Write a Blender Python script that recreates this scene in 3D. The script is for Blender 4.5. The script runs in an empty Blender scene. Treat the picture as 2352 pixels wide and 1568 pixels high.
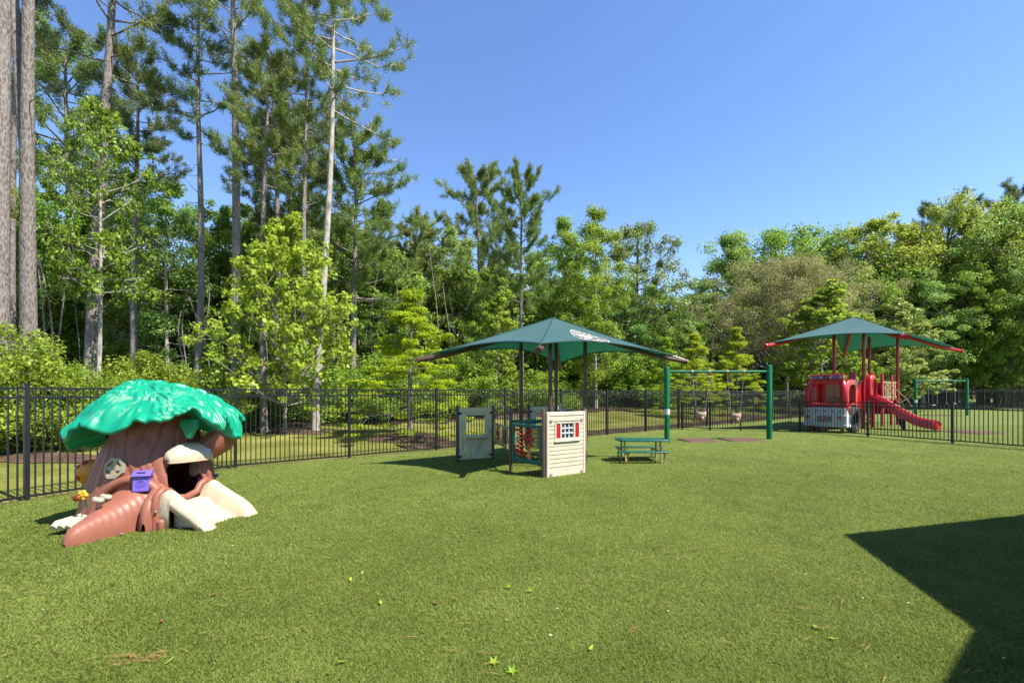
import bpy, math, random
import numpy as np
from mathutils import Vector, Matrix

C = bpy.context.scene.collection
sc = bpy.context.scene
PI = math.pi

# ------------------------------------------------------------------ camera, sky, sun, exposure
cam_d = bpy.data.cameras.new('camera')
cam = bpy.data.objects.new('camera', cam_d); C.objects.link(cam)
cam.location = (0, 0, 1.6); cam.rotation_euler = (math.radians(90), 0, 0)
cam_d.sensor_width = 36; cam_d.lens = 15.95; cam_d.shift_y = 0.0495
cam_d.clip_start = 0.1; cam_d.clip_end = 2000
sc.camera = cam

TOSUN = Vector((0.61, -0.32, 1.0)).normalized()
SUN_EL = math.asin(TOSUN.z); SUN_AZ = math.atan2(TOSUN.x, TOSUN.y)
w = bpy.data.worlds.new('World'); sc.world = w; w.use_nodes = True
nt = w.node_tree; bg = nt.nodes['Background']
sky = nt.nodes.new('ShaderNodeTexSky'); sky.sky_type = 'NISHITA'; sky.sun_disc = False
sky.sun_elevation = SUN_EL; sky.sun_rotation = SUN_AZ
sky.altitude = 0; sky.air_density = 1.0; sky.dust_density = 0.0; sky.ozone_density = 2.2
hs_ = nt.nodes.new('ShaderNodeHueSaturation'); hs_.inputs['Saturation'].default_value = 1.13; hs_.inputs['Hue'].default_value = .508; hs_.inputs['Value'].default_value = .93
nt.links.new(sky.outputs[0], hs_.inputs['Color']); nt.links.new(hs_.outputs[0], bg.inputs[0]); bg.inputs[1].default_value = 0.135
sd = bpy.data.lights.new('sun', 'SUN'); sd.energy = 5.0; sd.angle = math.radians(0.53); sd.color = (1.0, 0.955, 0.87)
so = bpy.data.objects.new('sun', sd); C.objects.link(so); so.location = (20, -10, 40)
so.rotation_euler = (-TOSUN).to_track_quat('-Z', 'Y').to_euler()
sc.view_settings.view_transform = 'Standard'; sc.view_settings.look = 'None'
sc.view_settings.exposure = 1.12; sc.view_settings.gamma = 1.0; sc.view_settings.use_curve_mapping = False
sc.render.engine = 'CYCLES'
sc.cycles.max_bounces = 8; sc.cycles.diffuse_bounces = 4; sc.cycles.glossy_bounces = 3
sc.cycles.transmission_bounces = 4; sc.cycles.transparent_max_bounces = 6
sc.cycles.use_denoising = True

# ------------------------------------------------------------------ terrain function
F_PX = 1042.0
P0 = np.array([-6.22, 10.2]); QD = np.array([0.787, 0.617]); PN = np.array([0.617, -0.787])
LN = np.array([0.907, -0.421])
def sstep(t):
    t = np.clip(t, 0, 1); return t*t*(3-2*t)
def dline(x, y):
    a = (x-P0[0])*PN[0]+(y-P0[1])*PN[1]
    b = (x-P0[0])*LN[0]+(y-P0[1])*LN[1]
    return np.minimum(a, b)
def g(x, y):
    D = dline(np.asarray(x, float), np.asarray(y, float))
    return np.where(D > 0, -0.10+0.15*sstep(D/6.0), -0.10+0.04*np.minimum(-D, 12.0))
def gf(x, y): return float(g(x, y))
def px(x, Y): return (x-1176.0)/F_PX*Y
def pz(y, Y): return 1.6-(y-900.0)/F_PX*Y
def W(x, y, Y): return Vector((px(x, Y), Y, pz(y, Y)))

# ------------------------------------------------------------------ scene helpers
WM = {}
def thing(name, label, cat, loc=(0, 0, 0), rotz=0.0, group=None):
    o = bpy.data.objects.new(name, None); C.objects.link(o)
    o.empty_display_size = 0.2
    o.location = loc; o.rotation_euler = (0, 0, rotz)
    o['label'] = label; o['category'] = cat
    if group: o['group'] = group
    WM[o.name] = Matrix.Translation(Vector(loc)) @ Matrix.Rotation(rotz, 4, 'Z')
    return o
def tag(o, label=None, cat=None, group=None, kind=None):
    if label: o['label'] = label
    if cat: o['category'] = cat
    if group: o['group'] = group
    if kind: o['kind'] = kind
    return o
def link_mesh(name, me, parent=None, loc=None):
    o = bpy.data.objects.new(name, me); C.objects.link(o)
    if parent is not None:
        o.parent = parent
        WM[o.name] = WM.get(parent.name, Matrix.Identity(4))
    if loc is not None: o.location = loc
    return o
def copy_tree(o, parent=None):
    c = o.copy(); C.objects.link(c); c.parent = parent
    for ch in list(o.children): copy_tree(ch, c)
    return c

class MB:
    """collects shapes in world coordinates (or local ones) and builds ONE mesh object"""
    def __init__(s): s.v = []; s.f = []
    def add(s, vs, fs):
        n = len(s.v); s.v += [tuple(v) for v in vs]; s.f += [tuple(i+n for i in f) for f in fs]; return s
    def box(s, c, d, rz=0.0, M=None):
        x, y, z = d[0]/2, d[1]/2, d[2]/2
        vs = [Vector((a, b, e)) for a in (-x, x) for b in (-y, y) for e in (-z, z)]
        R = Matrix.Rotation(rz, 4, 'Z')
        vs = [(R @ v)+Vector(c) for v in vs]
        if M is not None: vs = [M @ v for v in vs]
        return s.add(vs, [(0, 1, 3, 2), (4, 6, 7, 5), (0, 4, 5, 1), (2, 3, 7, 6), (0, 2, 6, 4), (1, 5, 7, 3)])
    def bar(s, a, b, wd, ht, up=(0, 0, 1)):
        a, b = Vector(a), Vector(b); d = (b-a).normalized(); u = Vector(up)
        r = d.cross(u)
        if r.length < 1e-4: r = d.cross(Vector((1, 0, 0)))
        r.normalize(); u = r.cross(d).normalized()
        vs = [p+r*(i*wd/2)+u*(j*ht/2) for p in (a, b) for i, j in ((-1, -1), (1, -1), (1, 1), (-1, 1))]
        return s.add(vs, [(0, 1, 2, 3), (7, 6, 5, 4), (0, 4, 5, 1), (1, 5, 6, 2), (2, 6, 7, 3), (3, 7, 4, 0)])
    def tube(s, pts, rad, n=10, cap=True):
        pts = [Vector(p) for p in pts]
        if not hasattr(rad, '__len__'): rad = [rad]*len(pts)
        vs = []; fs = []; pr = None
        for i, p in enumerate(pts):
            d = (pts[min(i+1, len(pts)-1)]-pts[max(i-1, 0)]).normalized()
            if pr is None:
                r = d.cross(Vector((0, 0, 1)))
                if r.length < 1e-3: r = d.cross(Vector((0, 1, 0)))
            else: r = pr-d*pr.dot(d)
            r.normalize(); pr = r; u = d.cross(r)
            for k in range(n):
                a = 2*PI*k/n; vs.append(p+(r*math.cos(a)+u*math.sin(a))*rad[i])
        for i in range(len(pts)-1):
            for k in range(n):
                k2 = (k+1) % n
                fs.append((i*n+k, i*n+k2, (i+1)*n+k2, (i+1)*n+k))
        if cap:
            fs.append(tuple(range(n-1, -1, -1))); m = (len(pts)-1)*n; fs.append(tuple(range(m, m+n)))
        return s.add(vs, fs)
    def post(s, x, y, z0, z1, r, n=12, dome=True):
        P = [(x, y, z0), (x, y, z1-r*0.6 if dome else z1)]; R = [r, r]
        if dome:
            for a in (0.35, 0.7, 0.92, 1.0):
                P.append((x, y, z1-r*0.6+r*0.6*math.sin(a*PI/2))); R.append(max(r*math.cos(a*PI/2), 0.002))
        return s.tube(P, R, n)
    def sphere(s, c, r, nu=12, nv=8):
        c = Vector(c); rr = r if hasattr(r, '__len__') else (r, r, r)
        vs = []; fs = []
        for j in range(nv+1):
            t = PI*j/nv
            for i in range(nu):
                a = 2*PI*i/nu
                vs.append(c+Vector((rr[0]*math.sin(t)*math.cos(a), rr[1]*math.sin(t)*math.sin(a), rr[2]*math.cos(t))))
        for j in range(nv):
            for i in range(nu):
                i2 = (i+1) % nu
                fs.append((j*nu+i, (j+1)*nu+i, (j+1)*nu+i2, j*nu+i2))
        return s.add(vs, fs)
    def grid(s, P):
        """P: rows of points"""
        n = len(P[0]); vs = [p for r in P for p in r]; fs = []
        for i in range(len(P)-1):
            for j in range(n-1): fs.append((i*n+j, i*n+j+1, (i+1)*n+j+1, (i+1)*n+j))
        return s.add(vs, fs)
    def prism(s, poly, off):
        """poly: list of 3d points; off: extrusion vector"""
        n = len(poly); off = Vector(off); a = [Vector(p) for p in poly]; b = [p+off for p in a]
        fs = [tuple(range(n-1, -1, -1)), tuple(range(n, 2*n))]
        for i in range(n):
            j = (i+1) % n; fs.append((i, j, n+j, n+i))
        return s.add(a+b, fs)
    def mesh(s, name, m, smooth=35, M=None):
        vs = [M @ Vector(v) for v in s.v] if M is not None else s.v
        me = bpy.data.meshes.new(name); me.from_pydata(vs, [], s.f); me.update()
        if m: me.materials.append(m)
        if smooth:
            me.polygons.foreach_set('use_smooth', [True]*len(me.polygons))
            me.set_sharp_from_angle(angle=math.radians(smooth))
        return me
    def build(s, name, m, parent=None, smooth=35, bevel=0, local=False):
        M = None
        if parent is not None and not local: M = WM.get(parent.name, Matrix.Identity(4)).inverted()
        o = link_mesh(name, s.mesh(name, m, smooth, M), parent)
        if bevel:
            b = o.modifiers.new('bevel', 'BEVEL'); b.width = bevel; b.segments = 2; b.limit_method = 'ANGLE'; b.angle_limit = math.radians(40)
        return o

def mesh_np(name, V, F, m=None, tint=None, smooth=False, attr='tint'):
    me = bpy.data.meshes.new(name)
    V = np.ascontiguousarray(V, np.float32); F = np.ascontiguousarray(F, np.int32)
    k = F.shape[1]
    me.vertices.add(len(V)); me.vertices.foreach_set('co', V.ravel())
    me.loops.add(F.size); me.loops.foreach_set('vertex_index', F.ravel())
    me.polygons.add(len(F)); me.polygons.foreach_set('loop_start', np.arange(0, F.size, k, dtype=np.int32))
    try: me.polygons.foreach_set('loop_total', np.full(len(F), k, np.int32))
    except Exception: pass
    if smooth: me.polygons.foreach_set('use_smooth', np.ones(len(F), bool))
    me.update(calc_edges=True)
    if tint is not None:
        a = me.attributes.new(attr, 'FLOAT', 'FACE' if len(tint) == len(F) else 'POINT')
        a.data.foreach_set('value', np.ascontiguousarray(tint, np.float32))
    if m: me.materials.append(m)
    return me

# ------------------------------------------------------------------ materials
def new_mat(name):
    m = bpy.data.materials.new(name); m.use_nodes = True
    return m, m.node_tree.nodes, m.node_tree.links, m.node_tree.nodes['Principled BSDF']
def mat(name, col, rough=0.5, spec=0.5, var=0.06, scale=8.0, bump=0.0, bscale=60.0, metal=0.0, wear=None, coat=0.0):
    col = [c*.72 for c in col]
    m, N, L, b = new_mat(name)
    tc = N.new('ShaderNodeTexCoord')
    no = N.new('ShaderNodeTexNoise'); no.inputs['Scale'].default_value = scale; no.inputs['Detail'].default_value = 5
    L.new(tc.outputs['Object'], no.inputs['Vector'])
    r = N.new('ShaderNodeValToRGB'); e = r.color_ramp.elements
    lo = [max(c*(1-var*2), 0) for c in col]; hi = [min(c*(1+var*2), 1) for c in col]
    e[0].position = .3; e[0].color = (*lo, 1); e[1].position = .7; e[1].color = (*hi, 1)
    L.new(no.outputs['Fac'], r.inputs[0])
    out = r.outputs[0]
    if wear:
        n2 = N.new('ShaderNodeTexNoise'); n2.inputs['Scale'].default_value = wear[1]; n2.inputs['Detail'].default_value = 6
        L.new(tc.outputs['Object'], n2.inputs['Vector'])
        rr = N.new('ShaderNodeValToRGB'); rr.color_ramp.elements[0].position = wear[2]; rr.color_ramp.elements[1].position = min(wear[2]+.18, 1)
        L.new(n2.outputs['Fac'], rr.inputs[0])
        mx = N.new('ShaderNodeMix'); mx.data_type = 'RGBA'; mx.inputs['B'].default_value = (*[c*.72 for c in wear[0]], 1)
        L.new(rr.outputs[0], mx.inputs['Factor']); L.new(out, mx.inputs['A']); out = mx.outputs['Result']
    L.new(out, b.inputs['Base Color'])
    mr = N.new('ShaderNodeMapRange'); mr.inputs['To Min'].default_value = max(rough-.08, .05); mr.inputs['To Max'].default_value = min(rough+.12, 1)
    L.new(no.outputs['Fac'], mr.inputs['Value']); L.new(mr.outputs[0], b.inputs['Roughness'])
    b.inputs['Specular IOR Level'].default_value = spec; b.inputs['Metallic'].default_value = metal
    if coat: b.inputs['Coat Weight'].default_value = coat; b.inputs['Coat Roughness'].default_value = .2
    if bump:
        nb = N.new('ShaderNodeTexNoise'); nb.inputs['Scale'].default_value = bscale; nb.inputs['Detail'].default_value = 4
        L.new(tc.outputs['Object'], nb.inputs['Vector'])
        bp = N.new('ShaderNodeBump'); bp.inputs['Strength'].default_value = bump; bp.inputs['Distance'].default_value = .01
        L.new(nb.outputs['Fac'], bp.inputs['Height']); L.new(bp.outputs[0], b.inputs['Normal'])
    return m
def leaf_mat(name, dark, light, trans=0.35, rough=0.5, spec=0.35, hue=0.02):
    m, N, L, b = new_mat(name)
    at = N.new('ShaderNodeAttribute'); at.attribute_name = 'tint'
    oi = N.new('ShaderNodeObjectInfo')
    r = N.new('ShaderNodeValToRGB'); e = r.color_ramp.elements
    e[0].position = .05; e[0].color = (*dark, 1); e[1].position = .95; e[1].color = (*light, 1)
    L.new(at.outputs['Fac'], r.inputs[0])
    hs = N.new('ShaderNodeHueSaturation')
    mr = N.new('ShaderNodeMapRange'); mr.inputs['To Min'].default_value = .5-hue; mr.inputs['To Max'].default_value = .5+hue
    L.new(oi.outputs['Random'], mr.inputs['Value']); L.new(mr.outputs[0], hs.inputs['Hue']); L.new(r.outputs[0], hs.inputs['Color'])
    L.new(hs.outputs[0], b.inputs['Base Color'])
    b.inputs['Roughness'].default_value = rough; b.inputs['Specular IOR Level'].default_value = spec
    tr = N.new('ShaderNodeBsdfTranslucent')
    hs2 = N.new('ShaderNodeHueSaturation'); hs2.inputs['Value'].default_value = 1.25; hs2.inputs['Hue'].default_value = .485
    L.new(hs.outputs[0], hs2.inputs['Color']); L.new(hs2.outputs[0], tr.inputs['Color'])
    mx = N.new('ShaderNodeMixShader'); mx.inputs[0].default_value = trans
    L.new(b.outputs[0], mx.inputs[1]); L.new(tr.outputs[0], mx.inputs[2])
    L.new(mx.outputs[0], N['Material Output'].inputs[0])
    return m
def bark_mat(name, c1, c2, sx=15.0, sz=4.0, bump=.9):
    m, N, L, b = new_mat(name)
    tc = N.new('ShaderNodeTexCoord'); mp = N.new('ShaderNodeMapping'); mp.inputs['Scale'].default_value = (sx, sx, sz)
    L.new(tc.outputs['Object'], mp.inputs['Vector'])
    v = N.new('ShaderNodeTexVoronoi'); v.feature = 'F1'; v.inputs['Scale'].default_value = 1.6
    no = N.new('ShaderNodeTexNoise'); no.inputs['Scale'].default_value = 1.2; no.inputs['Detail'].default_value = 8
    L.new(mp.outputs[0], no.inputs['Vector'])
    ad = N.new('ShaderNodeMixRGB'); ad.blend_type = 'LINEAR_LIGHT'; ad.inputs[0].default_value = .25
    L.new(mp.outputs[0], ad.inputs[1]); L.new(no.outputs['Color'], ad.inputs[2]); L.new(ad.outputs[0], v.inputs['Vector'])
    ma = N.new('ShaderNodeMath'); ma.operation = 'MULTIPLY_ADD'; ma.inputs[1].default_value = .6; L.new(v.outputs['Distance'], ma.inputs[0]); L.new(no.outputs['Fac'], ma.inputs[2])
    r = N.new('ShaderNodeValToRGB'); e = r.color_ramp.elements
    e[0].position = .4; e[0].color = (*c2, 1); e[1].position = .95; e[1].color = (*c1, 1)
    L.new(ma.outputs[0], r.inputs[0]); L.new(r.outputs[0], b.inputs['Base Color'])
    b.inputs['Roughness'].default_value = .9; b.inputs['Specular IOR Level'].default_value = .15
    bp = N.new('ShaderNodeBump'); bp.inputs['Strength'].default_value = bump; bp.inputs['Distance'].default_value = .04; bp.invert = True
    L.new(ma.outputs[0], bp.inputs['Height']); L.new(bp.outputs[0], b.inputs['Normal'])
    return m
def ground_mat(name, cols, scales, bump=.5, rough=.95):
    """cols: (dark, mid, light)"""
    cols = [[c*.75 for c in q] for q in cols]
    m, N, L, b = new_mat(name)
    tc = N.new('ShaderNodeTexCoord')
    n1 = N.new('ShaderNodeTexNoise'); n1.inputs['Scale'].default_value = scales[0]; n1.inputs['Detail'].default_value = 6; n1.inputs['Roughness'].default_value = .7
    n2 = N.new('ShaderNodeTexNoise'); n2.inputs['Scale'].default_value = scales[1]; n2.inputs['Detail'].default_value = 3
    for n in (n1, n2): L.new(tc.outputs['Object'], n.inputs['Vector'])
    ma = N.new('ShaderNodeMath'); ma.operation = 'MULTIPLY_ADD'; ma.inputs[1].default_value = .45
    L.new(n2.outputs['Fac'], ma.inputs[0])
    mb = N.new('ShaderNodeMath'); mb.operation = 'MULTIPLY'; mb.inputs[1].default_value = .55
    L.new(n1.outputs['Fac'], mb.inputs[0]); L.new(mb.outputs[0], ma.inputs[2])
    r = N.new('ShaderNodeValToRGB'); e = r.color_ramp.elements
    e[0].position = .36; e[0].color = (*cols[0], 1); e[1].position = .66; e[1].color = (*cols[2], 1)
    k = e.new(.5); k.color = (*cols[1], 1)
    L.new(ma.outputs[0], r.inputs[0]); L.new(r.outputs[0], b.inputs['Base Color'])
    b.inputs['Roughness'].default_value = rough; b.inputs['Specular IOR Level'].default_value = .1
    bp = N.new('ShaderNodeBump'); bp.inputs['Strength'].default_value = bump; bp.inputs['Distance'].default_value = .03
    L.new(n1.outputs['Fac'], bp.inputs['Height']); L.new(bp.outputs[0], b.inputs['Normal'])
    return m, r

M = {}
M['black'] = mat('black powder coat', (.016, .017, .021), .35, .5, .1, 3)
M['brown_post'] = mat('brown steel post', (.115, .058, .042), .4, .45, .08, 4)
M['green_post'] = mat('green steel post', (.004, .165, .06), .5, .25, .06, 3)
M['teal'] = mat('teal plastic', (.004, .12, .095), .3, .5, .08, 5)
M['cream'] = mat('cream plastic', (.66, .53, .36), .45, .4, .05, 6, wear=((.5, .38, .24), 2.5, .62))
M['siding'] = mat('cream siding plastic', (.76, .67, .50), .5, .35, .04, 6, wear=((.68, .58, .43), 3.0, .64))
M['sage'] = mat('sage green plastic', (.74, .72, .44), .5, .35, .06, 5, wear=((.27, .36, .27), 4.0, .6))
M['red'] = mat('red plastic', (.56, .006, .014), .32, .5, .08, 3, wear=((.62, .05, .05), 1.8, .62))
M['red_post'] = mat('dark red steel post', (.50, .010, .018), .35, .5, .06, 3)
M['tan'] = mat('tan plastic', (.47, .34, .16), .45, .4, .06, 5)
M['white'] = mat('white plastic', (.70, .72, .70), .45, .4, .04, 4, wear=((.55, .57, .55), 3.0, .6))
M['purple'] = mat('purple plastic', (.20, .13, .60), .4, .45, .05, 6)
M['orange'] = mat('orange plastic', (.72, .27, .015), .4, .45, .06, 6)
M['yellow'] = mat('yellow plastic', (.75, .48, .02), .4, .45, .06, 6)
M['bead_red'] = mat('red bead plastic', (.55, .012, .012), .3, .5, .05, 9)
M['darkred'] = mat('dark red plastic', (.3, .02, .02), .45, .4, .05, 9)
M['tyre'] = mat('dark grey tyre plastic', (.05, .05, .053), .6, .3, .1, 8)
M['mat_rubber'] = mat('red brown rubber mat', (.15, .078, .066), .85, .2, .12, 30, bump=.4, bscale=200)
M['window_grey'] = mat('weathered grey cream plastic', (.42, .38, .27), .5, .35, .08, 10)
M['sticker'] = mat('white sticker', (.75, .75, .73), .4, .4, .02, 20)
M['sticker_grey'] = mat('grey printed sticker', (.42, .44, .45), .5, .4, .2, 60)
M['chain'] = mat('galvanised chain', (.42, .42, .42), .4, .5, .1, 30, metal=.8)
M['swing_seat'] = mat('tan rubber bucket seat', (.46, .30, .23), .6, .3, .06, 12)
M['blue'] = mat('blue plastic', (.03, .2, .55), .35, .5, .05, 8)
M['amber'] = mat('amber lamp plastic', (.55, .12, .015), .3, .5, .05, 9)
M['ink'] = mat('dark print', (.012, .016, .03), .5, .4, .05, 9)
M['print_blue'] = mat('blue print', (.05, .12, .42), .45, .4, .1, 30)
M['print_grey'] = mat('grey blue print', (.25, .26, .34), .45, .4, .1, 30)
M['shutter_red'] = mat('red shutter plastic', (.5, .012, .02), .45, .4, .04, 8)
M['print_cream'] = mat('cream emblem print', (.72, .62, .52), .8, .2, .04, 20)
M['olive'] = mat('olive tan plastic', (.40, .35, .17), .5, .35, .05, 6)
M['mulch'] = ground_mat('brown pine straw mulch', ((.04, .024, .015), (.11, .068, .045), (.2, .135, .09)), (22, 3), .9)[0]
M['bark_pine'] = bark_mat('grey pine bark', (.25, .215, .19), (.07, .055, .047))
M['bark_pale'] = bark_mat('pale tree bark', (.40, .36, .31), (.16, .13, .105), 6, 2.2, .4)
M['bark_dark'] = bark_mat('dark tree bark', (.13, .1, .08), (.035, .026, .02))
M['leaf_wood'] = leaf_mat('woodland leaves', (.06, .125, .014), (.29, .45, .06), .5)
M['leaf_wood2'] = leaf_mat('cool woodland leaves', (.06, .13, .026), (.29, .46, .10), .5)
M['leaf_far'] = leaf_mat('far woodland leaves', (.055, .115, .018), (.29, .44, .07), .5)
M['leaf_maple'] = leaf_mat('bright maple leaves', (.17, .25, .015), (.49, .55, .065), .48)
M['leaf_yellow'] = leaf_mat('yellow green leaves', (.12, .19, .016), (.42, .50, .07), .48)
M['leaf_lime'] = leaf_mat('lime cypress needles', (.14, .25, .006), (.40, .52, .015), .45)
M['leaf_pale'] = leaf_mat('pale spring leaves', (.09, .17, .025), (.38, .46, .12), .42)
M['leaf_oak'] = leaf_mat('olive oak leaves', (.12, .118, .036), (.40, .37, .135), .4)
M['leaf_shrub'] = leaf_mat('bright undergrowth leaves', (.06, .13, .010), (.29, .41, .04), .42)
M['leaf_bright'] = leaf_mat('bright spring leaves', (.075, .15, .012), (.35, .49, .05), .5)
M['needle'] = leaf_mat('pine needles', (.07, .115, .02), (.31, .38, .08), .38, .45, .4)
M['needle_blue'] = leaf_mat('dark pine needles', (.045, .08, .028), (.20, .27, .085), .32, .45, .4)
# ------------------------------------------------------------------ ground, lawn, turf
rng = np.random.default_rng(7); random.seed(7)
def terrain(name, x0, x1, y0, y1, st, off, m):
    xs = np.arange(x0, x1+1e-6, st); ys = np.arange(y0, y1+1e-6, st)
    X, Y = np.meshgrid(xs, ys, indexing='ij'); Z = g(X, Y)+off
    V = np.stack([X, Y, Z], -1).reshape(-1, 3); n = len(ys)
    i, j = np.meshgrid(np.arange(len(xs)-1), np.arange(n-1), indexing='ij'); a = (i*n+j).ravel()
    F = np.stack([a, a+n, a+n+1, a+1], -1)
    return V, F, X, Y
import bmesh
# lawn and woodland floor: one sheet out to the horizon (a fine middle with a wide coarse skirt)
gm, gr = ground_mat('mown lawn', ((.075, .095, .014), (.19, .195, .04), (.33, .30, .085)), (14, .55), .6)
fm, _ = ground_mat('leaf litter', ((.022, .016, .009), (.06, .042, .022), (.13, .095, .055)), (9, .8), .9)
V, F, X, Y = terrain('ground', -90, 120, -60, 150, 1.5, -0.03, None)
R_ = 900.0
me = mesh_np('ground', V, F, gm, smooth=True)
bm = bmesh.new(); bm.from_mesh(me)
bnd = [e for e in bm.edges if e.is_boundary]
ext = bmesh.ops.extrude_edge_only(bm, edges=bnd)
for v in ext['geom']:
    if isinstance(v, bmesh.types.BMVert):
        v.co.x = 15+(v.co.x-15)*8; v.co.y = 45+(v.co.y-45)*8
bmesh.ops.recalc_face_normals(bm, faces=bm.faces)
bm.to_mesh(me); bm.free()
ground = tag(link_mesh('ground', me), kind='structure')
if me.polygons[0].normal.z < 0: me.flip_normals()

def clip_sheet(V, F, planes, name, m):
    me = mesh_np(name, V, F, m, smooth=True)
    bm = bmesh.new(); bm.from_mesh(me)
    for co, no in planes:
        bmesh.ops.bisect_plane(bm, geom=bm.verts[:]+bm.edges[:]+bm.faces[:], plane_co=co, plane_no=no, clear_outer=True)
    bmesh.ops.recalc_face_normals(bm, faces=bm.faces)
    bm.to_mesh(me); bm.free()
    if len(me.polygons) and me.polygons[0].normal.z < 0: me.flip_normals()
    return tag(link_mesh(name, me), kind='structure')
pl_straight = ((P0[0], P0[1], 0), (-PN[0], -PN[1], 0))
pl_left = ((P0[0], P0[1], 0), (-LN[0], -LN[1], 0))
tm, tr_ = ground_mat('artificial turf', ((.105, .143, .020), (.155, .20, .035), (.215, .26, .064)), (60, 1.1), .9)
b_ = tm.node_tree.nodes['Principled BSDF']; b_.inputs['Specular IOR Level'].default_value = .25
V, F, X, Y = terrain('turf', -14, 72, -14, 43.5, .5, 0.0, None)
turf = clip_sheet(V, F, [pl_straight, pl_left, ((0, 41.6, 0), (-.05, 1, 0))], 'turf', tm)
# woodland floor sheet beyond the lawn
V, F, X, Y = terrain('woodland_floor', -90, 120, -20, 150, 1.0, -0.012, None)
k = dline(V[:, 0], V[:, 1])
edge = -6.6-2.6*sstep((V[:, 0]+2)/8.0)+.8*np.sin(V[:, 0]*.7)*np.cos(V[:, 1]*.5)
keep = (k < edge); fk = keep[F].all(1)
me = mesh_np('woodland_floor', V, F[fk], fm, smooth=True)
tag(link_mesh('woodland_floor', me), kind='structure')
if me.polygons[0].normal.z < 0: me.flip_normals()

# turf blades, thicker on the near ground
NB = 820000
yy = 2.1*np.exp(rng.random(NB)**1.0*math.log(21.0/2.1)); yy = np.where(rng.random(NB) < .5*sstep((yy-9)/10), 2.1*np.exp(rng.random(NB)*math.log(9/2.1)), yy); xx = (rng.random(NB)*2-1)*1.2*yy
ok = dline(xx, yy) > .03; xx, yy = xx[ok], yy[ok]; n = len(xx)
sc_ = 1+.05*(yy-3); L = (.017+.015*rng.random(n))*sc_*(1-.35*sstep((yy-8)/6)); wd = (.0026+.002*rng.random(n))*(1+.17*(yy-3).clip(-.5))
az = rng.random(n)*2*PI; tilt = np.radians(25+55*rng.random(n))
dr = np.stack([np.cos(az)*np.sin(tilt), np.sin(az)*np.sin(tilt), np.cos(tilt)*.75], -1)
az2 = az+PI/2+rng.normal(0, .5, n); sd_ = np.stack([np.cos(az2), np.sin(az2), 0*az], -1)
B = np.stack([xx, yy, g(xx, yy)+.002], -1)
Vb = np.concatenate([B-sd_*wd[:, None], B+sd_*wd[:, None], B+dr*L[:, None]]).astype(np.float32)
Fb = np.stack([np.arange(n), np.arange(n)+n, np.arange(n)+2*n], -1)
def vnoise(x, y, s, seed):
    r = np.random.default_rng(seed).random((64, 64)); x = x*s; y = y*s
    i = np.floor(x).astype(int); j = np.floor(y).astype(int); u = sstep(x-i); v = sstep(y-j)
    q = lambda a, b: r[a % 64, b % 64]
    return (q(i, j)*(1-u)+q(i+1, j)*u)*(1-v)+(q(i, j+1)*(1-u)+q(i+1, j+1)*u)*v
tn = .54+.18*rng.normal(0, 1, n)+.25*(vnoise(xx, yy, .9, 1)-.5)+.22*(vnoise(xx, yy, 5.0, 2)-.5)
blade = leaf_mat('turf blades', (.078, .116, .013), (.262, .315, .070), .38, .6, .12, 0)
tag(link_mesh('turf_blades', mesh_np('turf_blades', Vb, Fb, blade, tn.clip(0, 1))), kind='stuff')

# ------------------------------------------------------------------ fences
def unit_picket(h, s=.019):
    m = MB(); m.box((0, 0, h/2), (s, s, h)); return m.mesh('picket', M['black'], 0)
def build_fence(th, pts, H, spacing, budget, gap_bot=.06, post_w=.062, second=.165, zoff=0.0, posts=None, rail=.03):
    """pts: list of (x,y) posts in order, the nearest first; pickets become parts while the budget lasts"""
    mw = WM[th.name].inverted(); far = MB(); meshes = {}
    pk = None; used = 0
    pm = MB(); pm.box((0, 0, (H+.05)/2), (post_w, post_w, H+.05)); pm.box((0, 0, H+.062), (post_w+.012, post_w+.012, .024))
    pmesh = pm.mesh('post', M['black'], 0)
    pmesh_h = unit_picket(H-gap_bot-.03)
    for i, (x, y) in enumerate(pts):
        o = link_mesh('post', pmesh, th, mw @ Vector((x, y, gf(x, y)-.02)))
        if i+1 < len(pts): a = math.atan2(pts[i+1][1]-y, pts[i+1][0]-x)
        o.rotation_euler = (0, 0, a)
        if i+1 == len(pts): break
        A = Vector((x, y, gf(x, y))); Bp = Vector((*pts[i+1], gf(*pts[i+1])))
        d = (Bp-A).normalized(); e = post_w/2+.002
        for z in (H-.02, H-second, gap_bot):
            r = MB(); r.bar(A+d*e+Vector((0, 0, z)), Bp-d*e+Vector((0, 0, z)), rail, rail*1.15)
            r.build('rail', M['black'], th, 0)
        n = max(int(round((Bp-A).length/spacing))-1, 1)
        for k in range(1, n+1):
            p = A.lerp(Bp, k/(n+1))
            if used < budget:
                o = link_mesh('picket', pmesh_h, th, mw @ (p+Vector((0, 0, gap_bot+.01)))); o.rotation_euler = (0, 0, a); used += 1
            else: far.box((p.x, p.y, p.z+H/2), (.019, .019, H-gap_bot-.03), a)
    if far.f: tag(far.build('far_pickets', M['black'], th, 0), kind='stuff')
PL = np.array([-7.64, 7.14])
left_pts = [(-11.3, -.6), (-9.06, 4.08), tuple(PL), (-6.93, 8.67), tuple(P0)]
ft = thing('metal_fence', 'black metal picket fence, the tall one behind the treehouse and canopy along the lawn', 'fence', (P0[0], P0[1], -.1))
strt = [tuple(P0+QD*2.54*n) for n in range(0, 21)]
build_fence(ft, left_pts[1:]+strt[1:], 1.78, .1015, 296)
ff = thing('metal_fence', 'far black metal fence standing behind the distant swing set and red truck', 'fence', (33.8, 41.5, 0))
cor = strt[-1]
build_fence(ff, [(cor[0]+2.5*i, cor[1]+.13*i) for i in range(1, 16)], 1.8, .13, 0)
fi = thing('metal_fence', 'low black metal fence with gate in front of the red fire truck', 'fence', (7.86, 20.9, 0))
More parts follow.
